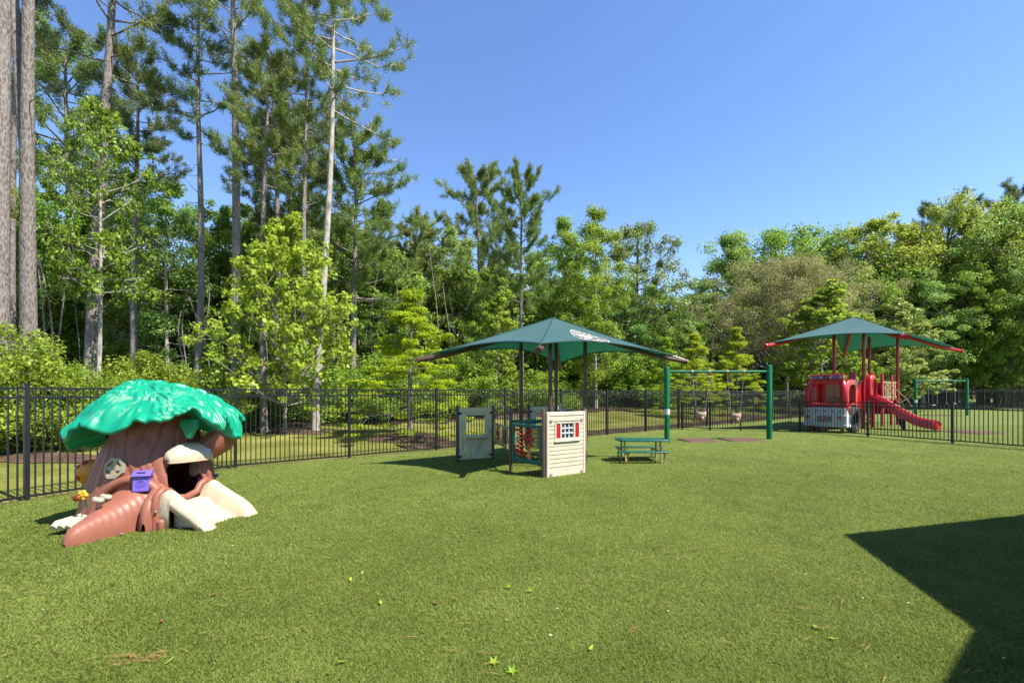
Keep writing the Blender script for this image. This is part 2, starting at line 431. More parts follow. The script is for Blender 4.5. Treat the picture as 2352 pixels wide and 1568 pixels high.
in_pts = [(7.86, 20.95), (8.75, 20.05), (9.7, 19.25), (10.6, 18.7), (11.45, 18.05), (12.45, 15.87), (13.35, 13.75), (14.25, 11.63), (15.15, 9.5)]
build_fence(fi, in_pts, 1.2, .1, 300, .09, .062, .15)
gp = MB(); gp.box((8.72, 19.98, gf(8.72, 20)+1.16), (.05, .1, .2), .6); gp.build('latch', M['black'], fi)
ms = thing('screen_fence', 'black mesh windscreen fence in the shade behind the fire truck', 'fence', (24, 45, .2))
sm = mat('black windscreen mesh', (.014, .015, .016), .9, .1, .2, 30)
for i in range(5):
    a = Vector((19+i*5.2, 46.5, .1)); b = a+Vector((5.0, 0, 0))
    m = MB(); m.box((a+b)/2+Vector((0, 0, 1.1)), (5.0, .03, 1.95)); m.build('screen', sm, ms)
    m = MB(); m.post(a.x-.1, a.y, 0, 2.3, .04, 8); m.build('post', M['black'], ms)

# ------------------------------------------------------------------ vegetation generators
def tube_np(P, R, m=7):
    P = np.asarray(P, float); R = np.asarray(R, float); n = len(P)
    d = np.gradient(P, axis=0); d /= np.linalg.norm(d, axis=1, keepdims=True)+1e-9
    up = np.array([0., 0, 1]) if abs(d[:, 2]).mean() < .8 else np.array([1., 0, 0])
    r = np.cross(d, up); r /= np.linalg.norm(r, axis=1, keepdims=True)+1e-9; u = np.cross(d, r)
    a = np.arange(m)*2*PI/m
    V = P[:, None]+(r[:, None]*np.cos(a)[None, :, None]+u[:, None]*np.sin(a)[None, :, None])*R[:, None, None]
    i, k = np.meshgrid(np.arange(n-1), np.arange(m), indexing='ij'); k2 = (k+1) % m
    F = np.stack([i*m+k, i*m+k2, (i+1)*m+k2, (i+1)*m+k], -1).reshape(-1, 4)
    return V.reshape(-1, 3), F
def cat(parts):
    Vs, Fs, n = [], [], 0
    for V, F in parts: Vs.append(V); Fs.append(F+n); n += len(V)
    return np.concatenate(Vs), np.concatenate(Fs)
def unit(v): return v/(np.linalg.norm(v, axis=-1, keepdims=True)+1e-9)
def leaves(Cn, Rc, per, L, rg, asp=.62, flat=.7, upb=.6, ctint=None, shell=.45):
    """Cn (k,3) clump centres, Rc (k,) radii; rhombus leaves folded along the midrib"""
    k = len(Cn); n = k*per; c = np.repeat(Cn, per, 0); R = np.repeat(Rc, per)[:, None]
    dr = unit(rg.normal(0, 1, (n, 3))); rad = rg.random((n, 1))**shell
    off = dr*rad*R; off[:, 2] *= flat
    P = c+off
    nm = unit(dr*.55+np.array([0, 0, upb])+rg.normal(0, .55, (n, 3)))
    ax = unit(np.cross(nm, rg.normal(0, 1, (n, 3)))); sd = np.cross(nm, ax)
    ln = (L*(.65+.7*rg.random(n)))[:, None]; wd = ln*asp*.5
    droop = -.18*ln*np.array([[0, 0, 1]])
    V = np.stack([P-ax*ln*.5, P+sd*wd+nm*wd*.3, P+ax*ln*.5+droop, P-sd*wd+nm*wd*.3], 1).reshape(-1, 3)
    F = np.arange(n*4).reshape(-1, 4)
    ct = np.repeat(ctint if ctint is not None else rg.normal(0, .13, k), per)
    t = (.5+ct+rg.normal(0, .2, n)).clip(0, 1)
    return V, F, t
def trunk_path(H, rg, lean=(0, 0), wob=.12, n=12):
    z = np.linspace(0, 1, n); ph = rg.random(2)*6
    x = lean[0]*z+wob*np.sin(z*5+ph[0])*z; y = lean[1]*z+wob*np.sin(z*4+ph[1])*z
    x -= x[0]; y -= y[0]
    return np.stack([x, y, z*H-.1*(z == 0)], -1)
def at_path(P, z):
    return np.array([np.interp(z, P[:, 2], P[:, i]) for i in range(3)])
def gen_broad(seed, H, zb, R, prof, nl, L, per, r0, sub=3, crad=.22, asp=.62, lean=(0, 0), flat=.7, wob=.15, rise=.35, extra=0, vine=0):
    rg = np.random.default_rng(seed); P = trunk_path(H*.96, rg, lean, wob); tz = P[:, 2]/H
    rr = r0*(1-.85*np.clip(tz, 0, 1))+.012; rr[0] *= 1.35
    wood = [tube_np(P, rr, 9)]; Cn = []; Rc = []
    for i in range(nl):
        t = (i+rg.random())/nl; z = zb+(H-zb)*t
        ph = i*2.4+rg.random()*.8; ln = R*prof(t)*(.72+.4*rg.random())
        zs = max(z-ln*rise, zb*.6); st = at_path(P, min(zs, H*.93))
        en = at_path(P, min(z, H*.95))+np.array([math.cos(ph)*ln, math.sin(ph)*ln, 0]); en[2] = z+rg.normal(0, .03)*H
        mid = (st+en)/2+np.array([0, 0, -.06*ln])+rg.normal(0, .05*ln+.01, 3)
        q = np.linspace(0, 1, 5)[:, None]; path = st*(1-q)**2+2*mid*q*(1-q)+en*q**2
        br = max(.055*ln**.6*r0*2.2, .010); wood.append(tube_np(path, br*np.linspace(1, .2, 5)+.004, 5))
        rc = crad*R*(.7+.6*rg.random())
        Cn.append(en); Rc.append(rc)
        for s in range(sub):
            tt = .4+.6*rg.random(); b0 = st*(1-tt)**2+2*mid*tt*(1-tt)+en*tt**2
            dv = unit(en-st+rg.normal(0, .55*ln+.05, 3)); e2 = b0+dv*ln*.42*(.5+rg.random())
            wood.append(tube_np(np.array([b0, (b0+e2)/2, e2]), np.array([.5, .35, .12])*br+.003, 4))
            Cn.append(e2); Rc.append(rc*(.6+.5*rg.random()))
    for i in range(extra):
        z = zb+(H-zb)*rg.random(); ph = rg.random()*6.28; t = (z-zb)/(H-zb)
        Cn.append(at_path(P, z)+np.array([math.cos(ph), math.sin(ph), 0])*R*prof(t)*.4*rg.random()); Rc.append(crad*R*.8)
    for i in range(vine):
        z = zb*rg.random(); Cn.append(at_path(P, z)+rg.normal(0, .12, 3)); Rc.append(.3+.25*rg.random())
    Cn = np.array(Cn); Rc = np.array(Rc)
    Vl, Fl, t = leaves(Cn, Rc, per, L, rg, asp, flat)
    return cat(wood), (Vl, Fl, t)
def gen_pine(seed, H, r0, cb, R, nb, nt=7, nn=22, L=.24, wn=.016, lean=(0, 0), bare=6, prof=None, fork=None, wob=.2, up=.35, spread=.9, low=()):
    rg = np.random.default_rng(seed); P = trunk_path(H, rg, lean, wob, 14); tz = P[:, 2]/H
    rr = r0*(1-.8*np.clip(tz, 0, 1)**1.2)+.01; rr[0] *= 1.25
    wood = [tube_np(P, rr, 11)]; T = []; TD = []
    if prof is None: prof = lambda t: math.sqrt(max(1-(t*1.02-.12)**2*1.05, .02))
    def branch(z, ph, ln, el, foliage=True, r=None):
        st = at_path(P, z); h = np.array([math.cos(ph), math.sin(ph), 0])
        q = np.linspace(0, 1, 6); zz = math.tan(el)*ln*q+.12*ln*q**2.5
        path = st+h*(ln*q)[:, None]+np.array([0, 0, 1])*zz[:, None]+rg.normal(0, .035*ln, (6, 3))*q[:, None]
        b = r or (.013+.010*ln); wood.append(tube_np(path, b*np.linspace(1, .25, 6), 5))
        if not foliage: return
        for k in range(nt):
            tt = .32+.68*rg.random(); i = min(int(tt*5), 4); f = tt*5-i; b0 = path[i]*(1-f)+path[i+1]*f
            dv = unit(h*.7+np.array([0, 0, .55])+rg.normal(0, .6, 3)); e = b0+dv*(.25+.55*rg.random())*(.35+.2*ln)
            if rg.random() < .6: wood.append(tube_np(np.array([b0, e]), np.array([.012, .006]), 3))
            T.append(e); TD.append(unit(dv+np.array([0, 0, .5])))
        T.append(path[-1]); TD.append(unit(h+np.array([0, 0, .8])))
    for i in range(nb):
        t = (i+rg.random())/nb; z = cb+(H-cb)*t*.985
        branch(z, i*2.4+rg.random()*1.2, R*prof(t)*(.5+.6*rg.random()), up*(.2+1.2*t)+rg.normal(0, .12))
    for i in range(bare):
        z = cb*(.55+.45*rg.random()); branch(z, rg.random()*6.28, .4+1.1*rg.random()*R*.4, rg.normal(.1, .25), False, .022)
    for z, ph, ln in low: branch(z, ph, ln, .2)
    if fork:
        zf, dx, dy, r2 = fork; st = at_path(P, zf); q = np.linspace(0, 1, 8)[:, None]
        en = at_path(P, H)+np.array([dx, dy, 0])
        path = st*(1-q)+en*q+np.array([[dx, dy, 0]])*.9*np.sin(q*PI)**1*.35; wood.append(tube_np(path, r2*(1-.5*q[:, 0]), 9))
    T = np.array(T); TD = np.array(TD); k = len(T); n = k*nn
    c = np.repeat(T, nn, 0); d = unit(np.repeat(TD, nn, 0)*.8+rg.normal(0, .55, (n, 3)))
    c = c-np.repeat(TD, nn, 0)*(rg.random((n, 1))*L*1.5)+rg.normal(0, L*.22, (n, 3))
    ln = (L*(.45+.55*rg.random(n)))[:, None]; sd = unit(np.cross(d, rg.normal(0, 1, (n, 3))))*wn*spread*.8
    V = np.concatenate([c-sd, c+sd, c+d*ln]); F = np.stack([np.arange(n), np.arange(n)+n, np.arange(n)+2*n], -1)
    t = (.48+np.repeat(rg.normal(0, .16, k), nn)+rg.normal(0, .16, n)).clip(0, 1)
    return cat(wood), (V, F, t)
def gen_bush(seed, R, H, nc, per, L, asp=.62, stems=5):
    rg = np.random.default_rng(seed); d = unit(rg.normal(0, 1, (nc, 3))); d[:, 2] = abs(d[:, 2])
    rad = rg.random((nc, 1))**.4; Cn = d*rad*np.array([R, R, H*.85]); Cn[:, 2] += H*.08
    wood = []
    for i in range(stems):
        e = Cn[rg.integers(nc)]; s = np.array([rg.normal(0, .1), rg.normal(0, .1), -.05])
        wood.append(tube_np(np.array([s, (s+e)/2+rg.normal(0, .08, 3)+np.array([0, 0, .1]), e]), np.array([.03, .02, .006]), 5))
    return cat(wood), leaves(Cn, R*.26*(.6+.7*rg.random(nc)), per, L, rg, asp, .75)

PROTO = {}
def proto(key, res, bark, leafm, smooth=True):
    (tv, tf), (lv, lf, lt) = res
    PROTO[key] = (mesh_np(key+'_trunk', tv, tf, M[bark], smooth=smooth), mesh_np(key+'_crown', lv, lf, M[leafm], lt), res, float(max(tv[:, 2].max(), lv[:, 2].max())))
def plant(key, name, label, cat_, x, Y, ytop=None, rot=0.0, wscale=1.0, group=None, H=None, leafm=None, trunk='trunk', crown='crown', X=None):
    tm_, cm_, res, ph = PROTO[key]
    X = px(x, Y) if X is None else X
    z = gf(X, Y)-.03
    Ht = H if H else (1.6+(900-ytop)/F_PX*Y-z)
    s = Ht/ph
    o = thing(name, label, cat_, (X, Y, z), rot, group)
    o.scale = (s*wscale, s*wscale, s)
    a = link_mesh(trunk, tm_, o)
    if leafm and leafm not in [m.name for m in cm_.materials]:
        kk = key+leafm
        if kk not in PROTO:
            c2 = cm_.copy(); c2.materials[0] = M[leafm]; PROTO[kk] = c2
        cm_ = PROTO[kk]
    link_mesh(crown, cm_, o)
    return o
oval = lambda t: max(math.sin(PI*(.12+.83*t)), .08)**.75
cone = lambda t: max((1-t)**.85, .05)
round_ = lambda t: math.sqrt(max(1-(2*t-.95)**2*.92, .05))
egg = lambda t: max(math.sin(PI*(.25+.72*t)), .06)**.8
col = lambda t: (.55+.45*math.sin(PI*min(t*1.1, 1)))*(1 if t < .8 else max(1-(t-.8)*4.2, .12))

proto('broadA', gen_broad(11, 15, 3.0, 3.6, oval, 44, .17, 130, .17, 3, .2, extra=14), 'bark_dark', 'leaf_wood')
proto('broadB', gen_broad(12, 15, 2.2, 3.0, col, 48, .16, 130, .15, 3, .23, extra=16), 'bark_pale', 'leaf_wood2')
proto('broadC', gen_broad(13, 14, 2.5, 4.4, round_, 46, .18, 140, .22, 3, .18, extra=16), 'bark_dark', 'leaf_wood')
proto('broadD', gen_broad(14, 17, 5.5, 3.4, egg, 40, .17, 115, .18, 3, .19, extra=8, vine=10), 'bark_pale', 'leaf_yellow')
proto('bigoak', gen_broad(15, 15, 3, 7.6, round_, 70, .21, 150, .3, 4, .15, extra=24), 'bark_dark', 'leaf_wood')
proto('maple', gen_broad(21, 8.3, 1.75, 2.95, lambda t: egg(t)*(1-.3*t), 78, .17, 24, .07, 6, .12, .8, extra=60, rise=.9, wob=.06), 'bark_pale', 'leaf_maple')
proto('slim', gen_broad(22, 7.6, 1.0, 1.75, lambda t: egg(t)*(1-.3*t), 56, .14, 36, .05, 5, .15, .7, extra=30, rise=.9), 'bark_pale', 'leaf_pale')
proto('cypress', gen_broad(23, 5.6, .5, 1.95, cone, 50, .15, 90, .07, 3, .15, .22, flat=.3, rise=-.1, wob=.05, extra=4), 'bark_pine', 'leaf_lime')
proto('liveoak', gen_broad(24, 11, 4.4, 5.6, lambda t: round_(.25+.75*t), 84, .12, 240, .20, 4, .17, .5, rise=.6, wob=.5, extra=40), 'bark_pine', 'leaf_oak')
proto('sapling', gen_broad(25, 11.5, 4.6, 2.3, col, 40, .15, 30, .11, 6, .15, .75, lean=(.35, 0), extra=4), 'bark_pale', 'leaf_shrub')
proto('bushA', gen_bush(31, 1.5, 2.0, 90, 180, .062), 'bark_dark', 'leaf_shrub')
proto('bushB', gen_bush(32, 1.3, 2.6, 90, 180, .066, .7), 'bark_dark', 'leaf_shrub')
proto('pineBig', gen_pine(41, 26, .30, 17.5, 3.6, 34, 8, 56, .32, .022), 'bark_pine', 'needle')
proto('pineFork', gen_pine(42, 26, .27, 18.5, 3.6, 34, 8, 56, .32, .02, fork=(8.2, -1.2, .2, .18), wob=.35, low=((7.6, -1.9, 1.0), (7.0, -2.4, .8))), 'bark_pine', 'needle')
proto('pineLean', gen_pine(43, 22, .21, 13, 2.9, 36, 8, 62, .30, .021, lean=(.95, 0), bare=7), 'bark_pine', 'needle')
proto('pineSlim', gen_pine(44, 22, .17, 13.5, 2.6, 34, 8, 62, .30, .021, lean=(.5, .2), bare=9, wob=.3), 'bark_pine', 'needle_blue')
proto('pineMid', gen_pine(45, 19, .17, 12.2, 2.3, 34, 9, 72, .30, .022, bare=7), 'bark_pine', 'needle')
proto('pinePale', gen_pine(46, 22, .17, 14.6, 3.6, 34, 11, 60, .30, .021, lean=(1.0, 0), bare=3, up=.45), 'bark_pale', 'needle')
proto('pineWide', gen_pine(47, 17.5, .2, 7.2, 4.2, 62, 11, 66, .36, .028, bare=5, up=.3), 'bark_pine', 'needle')
proto('pineFar', gen_pine(48, 21, .26, 9.5, 4.6, 58, 11, 66, .42, .034, bare=6, up=.4), 'bark_pine', 'needle')
# ------------------------------------------------------------------ the trees, one by one (x and top read off the photograph, Y metres away)
GP = 'tall pines at the wood edge'
plant('pineBig', 'pine_tree', 'thickest grey pine trunk at the extreme left edge', 'tree', -2, 13.6, H=27, rot=.4, wscale=.82, group=GP)
plant('pineFork', 'pine_tree', 'grey pine whose trunk forks in two high up, second from the left edge', 'tree', 68, 14.6, H=27, rot=0, wscale=.82, group=GP)
plant('pineSlim', 'pine_tree', 'thin reddish pine stem squeezed between the two thickest trunks', 'tree', 30, 17, H=21, rot=2.2, wscale=.8, group=GP)
plant('pineLean', 'pine_tree', 'right-leaning pine rising behind the bright sweetgum sapling', 'tree', 203, 17.2, H=24, rot=.1, group=GP)
plant('sapling', 'sweetgum_tree', 'pale trunked sweetgum with light green sprays against the leaning pine', 'tree', 222, 16.2, 225, rot=.3, wscale=.68)
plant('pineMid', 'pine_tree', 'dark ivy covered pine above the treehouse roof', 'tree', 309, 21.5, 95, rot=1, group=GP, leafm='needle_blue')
plant('pineSlim', 'pine_tree', 'slender dark curved pine with blue sky on both sides', 'tree', 448, 19, H=19.5, rot=.1, group=GP)
plant('pineBig', 'pine_tree', 'stout straight grey pine at the left side of the bright maple', 'tree', 541, 18, H=23, rot=1.6, wscale=.72, group=GP)
plant('pineMid', 'pine_tree', 'pine with a round tufted crown low over the bright maple', 'tree', 606, 16.4, 75, rot=.2, group=GP, wscale=.95)
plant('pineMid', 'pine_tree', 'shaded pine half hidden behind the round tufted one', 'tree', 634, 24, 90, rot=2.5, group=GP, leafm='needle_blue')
plant('pineSlim', 'pine_tree', 'straight dark pine between the tufted pine and the pale one', 'tree', 708, 22, H=21, rot=3.0, wscale=.9, group=GP)
plant('pinePale', 'pine_tree', 'pale sunlit pine leaning right, its crown spreading into the sky', 'tree', 724, 17, H=19.5, rot=.15, group=GP)
plant('pineWide', 'pine_tree', 'broad full pine standing right of the pale sunlit trunk', 'tree', 812, 26, 262, rot=.4, group=GP)
plant('pineWide', 'pine_tree', 'dense dark pine far behind the leftmost trunks', 'tree', 160, 27, 70, rot=2, group=GP)
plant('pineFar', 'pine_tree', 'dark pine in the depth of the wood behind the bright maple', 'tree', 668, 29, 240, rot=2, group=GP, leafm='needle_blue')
plant('pineFar', 'pine_tree', 'tall open pine with a bare trunk right behind the green canopy', 'tree', 1198, 32, 368, rot=.3, wscale=.8)
plant('pineFar', 'pine_tree', 'bushy topped pine left of the open bare trunked pine', 'tree', 1098, 42, 360, rot=2.4, wscale=.95)
plant('broadC', 'pine_tree', 'dark dome shaped pine at the right end of the middle wood', 'tree', 1466, 42, 494, rot=1.2, wscale=.78, leafm='needle')
plant('pineWide', 'pine_tree', 'pine with drooping side boughs left of the middle wood', 'tree', 960, 36, 480, rot=2.0)
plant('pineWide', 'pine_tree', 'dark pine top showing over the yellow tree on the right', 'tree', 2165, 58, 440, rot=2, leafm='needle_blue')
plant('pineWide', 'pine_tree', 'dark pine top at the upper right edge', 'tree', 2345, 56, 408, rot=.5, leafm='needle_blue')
# young planted trees
plant('maple', 'young_maple', 'bright yellow green young maple standing behind the fence, left of centre', 'tree', 655, 16.7, 478, rot=.3, wscale=.86)
plant('cypress', 'bald_cypress', 'lime green feathery cypress in a mulch ring left of the canopy', 'tree', 942, 15.9, 660, rot=.3, wscale=1.3)
plant('slim', 'young_tree', 'young light green tree right behind the left wing of the canopy', 'tree', 1142, 26, 655, rot=.5, leafm='leaf_bright')
plant('cypress', 'bald_cypress', 'lime cypress behind the left post of the near swing set', 'tree', 1597, 28, 762, rot=1.5, wscale=1.15)
plant('cypress', 'bald_cypress', 'layered lime cypress over the right bucket swing', 'tree', 1692, 31, 748, rot=2.6, wscale=1.0)
plant('cypress', 'bald_cypress', 'soft green cypress just left of the near swing set', 'tree', 1530, 32, 772, rot=4)
plant('slim', 'young_tree', 'pale young tree filling the gap behind the near swing set', 'tree', 1585, 37, 735, rot=2)
plant('slim', 'young_maple', 'bright pointed young maple directly behind the fire truck', 'tree', 1890, 35.5, 640, rot=.2, wscale=1.5, leafm='leaf_bright')
plant('slim', 'young_maple', 'pale young maple behind the right half of the far canopy', 'tree', 2062, 38.5, 680, rot=1.2, wscale=1.35)
plant('liveoak', 'live_oak', 'wide olive grey live oak with a crooked pale trunk left of the fire truck', 'tree', 1806, 43, 580, rot=.8, wscale=.80)
# woodland trees with a crown of their own on the skyline
WT = 'broadleaf trees of the wood'
for key, lab, x, Y, yt, ws, lm, rt in (
    ('broadA', 'round green tree behind the thick pine trunks at the left edge', 95, 24, 420, 1.0, None, .1),
    ('broadC', 'dark leafy tree deep behind the leaning pine', 250, 26, 440, 1.0, None, 1.1),
    ('broadB', 'slim cool green tree right of the ivy covered pine', 385, 24, 400, 1.0, None, 2.2),
    ('broadA', 'leafy tree in the gap between the curved pine and the stout pine', 500, 27, 470, 1.0, None, 3.1),
    ('broadD', 'light green tree behind the stout pine and bright maple', 590, 31, 440, 1.0, 'leaf_wood2', .4),
    ('broadC', 'dark leafy tree between the maple and the broad full pine', 745, 29, 470, 1.0, None, 4.0),
    ('broadB', 'green tree under the boughs of the broad full pine', 870, 31, 590, 1.2, 'leaf_wood', 1.9),
    ('broadA', 'green tree left of the bushy topped pine', 1015, 37, 520, 1.1, 'leaf_wood2', 2.9),
    ('broadC', 'low dark tree under the bushy topped pine', 1085, 35, 640, 1.0, None, .7),
    ('broadA', 'leafy tree left of the bare trunked pine', 1135, 41, 590, .9, None, 5.2),
    ('broadB', 'tall bright tree with a narrow pointed top, right of the bare trunked pine', 1368, 35, 464, .85, 'leaf_bright', 2.0),
    ('broadB', 'bright leafy tree beside the narrow pointed one', 1300, 39, 498, .95, 'leaf_bright', 4.4),
    ('broadC', 'dark rounded tree behind the canopy peak', 1272, 40, 650, 1.0, None, 3.3),
    ('broadB', 'soft green tree in front of the dome shaped pine', 1420, 40, 640, 1.3, 'leaf_wood2', 5.0),
    ('broadA', 'soft green tree at the foot of the dome shaped pine', 1500, 43, 655, 1.2, None, 1.0),
    ('broadC', 'low tree at the dip in the skyline', 1560, 52, 702, .9, None, 2.3),
    ('broadB', 'rounded tree rising right of the skyline dip', 1615, 54, 640, 1.3, None, .6),
    ('broadB', 'narrow tree at the left end of the big oak crown', 1678, 55, 538, 1.0, None, 3.9),
    ('bigoak', 'huge round topped tree behind the live oak', 1800, 60, 512, 1.0, None, .9),
    ('broadC', 'leafy shoulder of trees right of the huge round top', 1905, 57, 545, 1.2, None, 2.7),
    ('broadD', 'tall yellow green tree with an open top right of the far canopy peak', 2000, 50, 486, 1.1, None, 1.2),
    ('broadD', 'second yellow green tree, next to the tall open topped one', 2078, 51, 505, 1.0, None, 3.7),
    ('bigoak', 'broad yellow topped tree, brightest crown of the right wood', 2180, 50, 456, .62, 'leaf_yellow', 2.1),
    ('bigoak', 'large green tree left of the upper right edge', 2290, 48, 452, .62, 'leaf_wood2', 4.1),
    ('broadC', 'large green tree filling the right edge', 2385, 47, 440, 1.1, 'leaf_wood2', .2),
    ('broadB', 'slender pale trunked tree over the far swing set', 2120, 45, 610, 1.2, None, 2.0),
    ('broadA', 'shaded tree right behind the far swing set', 2215, 45, 600, 1.0, None, 4.8),
    ('broadA', 'dark tree low at the right edge', 2325, 44, 610, 1.1, 'leaf_wood', 1.4),
    ('broadC', 'dark tree low behind the slide of the fire truck', 1985, 45, 640, 1.0, None, 5.5),
    ('broadC', 'dark tree in the shade under the live oak', 1735, 50, 690, .9, None, 3.5)):
    plant(key, 'woodland_tree', lab, 'tree', x, Y, yt, rot=rt, wscale=ws, group=WT, leafm=lm)
# shrubs one can tell apart along the wood edge
SG = 'shrubs at the wood edge'
for key, lab, x, Y, yt, ws in (
    ('bushB', 'tall bright shrub at the left edge beside the thick pine', 15, 11.0, 735, .9),
    ('bushA', 'yellow green shrub low behind the left fence post', 90, 11.8, 825, .9),
    ('bushA', 'spreading shrub behind the left wing of the treehouse roof', 185, 12.8, 820, 1.0),
    ('bushB', 'bushy green shrub right over the treehouse roof', 320, 14.2, 800, 1.0),
    ('bushA', 'wide light green shrub right of the treehouse roof top', 420, 14.8, 825, 1.0),
    ('bushB', 'shrub at the foot of the stout straight pine', 500, 16.8, 840, .9),
    ('bushA', 'low shrub at the foot of the bright maple', 600, 20.5, 850, 1.3),
    ('bushA', 'shrub between the bright maple and the lime cypress', 770, 21.5, 830, 1.3),
    ('bushB', 'shrub behind the lime cypress', 880, 22, 800, 1.3),
    ('bushB', 'shrub under the left wing of the canopy', 1060, 25, 800, 1.2),
    ('bushA', 'shrub framed by the canopy posts', 1230, 31, 845, 1.5),
    ('bushB', 'shrub left of the near swing set', 1440, 40, 800, 1.4)):
    plant(key, 'shrub', lab, 'shrub', x, Y, yt, rot=random.random()*6, wscale=ws, group=SG, trunk='stems', crown='foliage')

# woodland mass behind them: one object
SKX = [-250, 0, 200, 330, 420, 520, 640, 720, 850, 980, 1100, 1300, 1450, 1530, 1570, 1640, 1720, 1900, 2000, 2100, 2250, 2450, 2700]
SKY_ = [470, 470, 500, 600, 620, 560, 480, 500, 560, 590, 620, 600, 690, 730, 745, 690, 610, 590, 590, 560, 530, 520, 500]
lo = {k: gen_broad(60+i, 14, 1.0, 3.9, (oval, col, round_)[i], 30, .36, 34, .16, 3, .23, extra=18) for i, k in enumerate('abc')}
Vw, Fw, Tw, Vt, Ft = [], [], [], [], []; nv = ntv = 0
rw = np.random.default_rng(99)
rows = []
for depth, dy, st in ((0, 0, 95), (1, 6, 105), (2, 13, 120)):
    x = -230
    while x < 2650:
        base = np.interp(x, [-250, 400, 800, 1200, 1500, 1700, 2600], [23, 26, 31, 40, 50, 58, 54])
        rows.append((x+rw.normal(0, 18), base+dy+rw.normal(0, 1.2), depth)); x += st*26/base if base < 30 else st*.8
for x, Y, dp in rows:
    (tv, tf), (lv, lf, lt) = lo['abc'[rw.integers(3)]]
    X = px(x, Y); z = gf(X, Y); yt = np.interp(x, SKX, SKY_)+rw.normal(0, 18)+(12 if dp == 0 else 0)
    s = ((1.6+(900-yt)/F_PX*Y)-z)/14.5; a = rw.random()*6.28; ws = s*(.85+.3*rw.random()) if s < 1.2 else s*.85
    Rm = np.array([[math.cos(a), -math.sin(a), 0], [math.sin(a), math.cos(a), 0], [0, 0, 1]])
    f = lambda v: (v@Rm.T)*np.array([ws, ws, s])+np.array([X, Y, z])
    Vw.append(f(lv)); Fw.append(lf+nv); Tw.append((lt+rw.normal(0, .14)).clip(0, 1)); nv += len(lv)
    Vt.append(f(tv)); Ft.append(tf+ntv); ntv += len(tv)
tag(link_mesh('woodland_foliage', mesh_np('woodland_foliage', np.concatenate(Vw), np.concatenate(Fw), M['leaf_far'], np.concatenate(Tw))), kind='stuff')
tag(link_mesh('woodland_stems', mesh_np('woodland_stems', np.concatenate(Vt), np.concatenate(Ft), M['bark_dark'], smooth=True)), kind='stuff')
# undergrowth: low leafy cover along the wood edge and among the trunks
Cn, Rc = [], []
for i in range(1700):
    x = rw.uniform(-200, 2600); Y0 = np.interp(x, [-250, 100, 450, 700, 900, 1200, 1500, 1800, 2600], [11.5, 13.2, 17, 21, 24, 32, 41, 48, 47])
    Y = Y0+abs(rw.normal(0, 1))*(2.2+.08*Y0); X = px(x, Y)
    if dline(X, Y) > -7.0+2*(x < 420): continue
    Cn.append((X, Y, gf(X, Y)+rw.random()**1.8*(1.15+.025*Y))); Rc.append(.35+.4*rw.random()+.006*Y)
Cn = np.array(Cn); Rc = np.array(Rc)
v, f, t = leaves(Cn, Rc, 150, .12, rw, .65, .7)
tag(link_mesh('undergrowth', mesh_np('undergrowth', v, f, M['leaf_shrub'], (t-.12).clip(0, 1))), kind='stuff')
# bare saplings and stems among the trees
sv = []
for i in range(46):
    x = rw.uniform(-60, 2380); Y = np.interp(x, [-250, 450, 900, 1200, 1500, 2600], [17, 21, 27, 35, 45, 47])+rw.uniform(0, 5)
    X = px(x, Y); z = gf(X, Y); h = rw.uniform(5, 12); ph = rw.random()*6
    q = np.linspace(0, 1, 7)
    P = np.stack([X+.25*np.sin(q*4+ph)*q*2, Y+.2*np.cos(q*3+ph)*q, z+q*h], -1); sv.append(tube_np(P, .02+.04*rw.random()*(1-q*.8), 6))
V, F = cat(sv); tag(link_mesh('sapling_stems', mesh_np('sapling_stems', V, F, M['bark_pine'], smooth=True)), kind='stuff')

# mulch beds
def mulch_patch(name, X, Y, rx, ry, label):
    m = MB(); ring = []
    n = 26
    rows_ = [[Vector((X, Y, gf(X, Y)+.07))]*(n+1)]
    for k, (f, h) in enumerate(((.5, .06), (.85, .03), (1, -.015))):
        r = []
        for i in range(n+1):
            a = 2*PI*(i % n)/n; q = f*(1+.12*math.sin(3*a+X)+.06*math.sin(7*a))
            x, y = X+rx*q*math.cos(a), Y+ry*q*math.sin(a); r.append(Vector((x, y, gf(x, y)+h)))
        rows_.append(r)
    m.grid(rows_)
    return tag(m.build(name, M['mulch'], None, 80), kind='structure')
mulch_patch('mulch_ring', px(942, 15.9), 15.9, 1.35, 1.25, '')
mulch_patch('mulch_bed', px(660, 16.9), 16.9, 1.7, .8, '')
mulch_patch('mulch_bed', px(120, 10.6), 10.6, 1.5, .6, '')
mulch_patch('mulch_ring', px(1142, 26), 26, 1.4, 1.4, '')
mulch_patch('mulch_ring', px(1692, 31), 31, 1.8, 1.8, '')
mulch_patch('mulch_bed', px(1890, 36), 36, 6, 2.5, '')
V, F = [], []
q = np.linspace(4.5, 52, 150); rows_ = []
for t in q:
    r = []
    for o in (.55, .8, 1.3, 1.6):
        w_ = o+.12*math.sin(t*3+o)
        p = P0+QD*t-PN*w_; r.append(Vector((p[0], p[1], gf(*p)+(.02 if o in (.8, 1.3) else -.035))))
    rows_.append(r)
m = MB(); m.grid(rows_); tag(m.build('mulch_strip', M['mulch'], None, 80), kind='structure')
# bare dirt line under the fence
for A, Bq in ((left_pts[1], tuple(P0)), (tuple(P0), strt[-1])):
    A = np.array(A); Bq = np.array(Bq); n = 60; rows_ = []
    dv = (Bq-A)/np.linalg.norm(Bq-A); nn = np.array([dv[1], -dv[0]])
    for i in range(n+1):
        p = A+(Bq-A)*i/n; rows_.append([Vector((*(p-nn*.10), gf(*(p-nn*.10))-.008)), Vector((*(p+nn*.02), gf(*(p+nn*.02))+.012)), Vector((*(p+nn*(.05+.015*math.sin(i*2.3))), gf(*p)+.004))])
    m = MB(); m.grid(rows_); tag(m.build('dirt_edge', M['mulch'], None, 80), kind='structure')
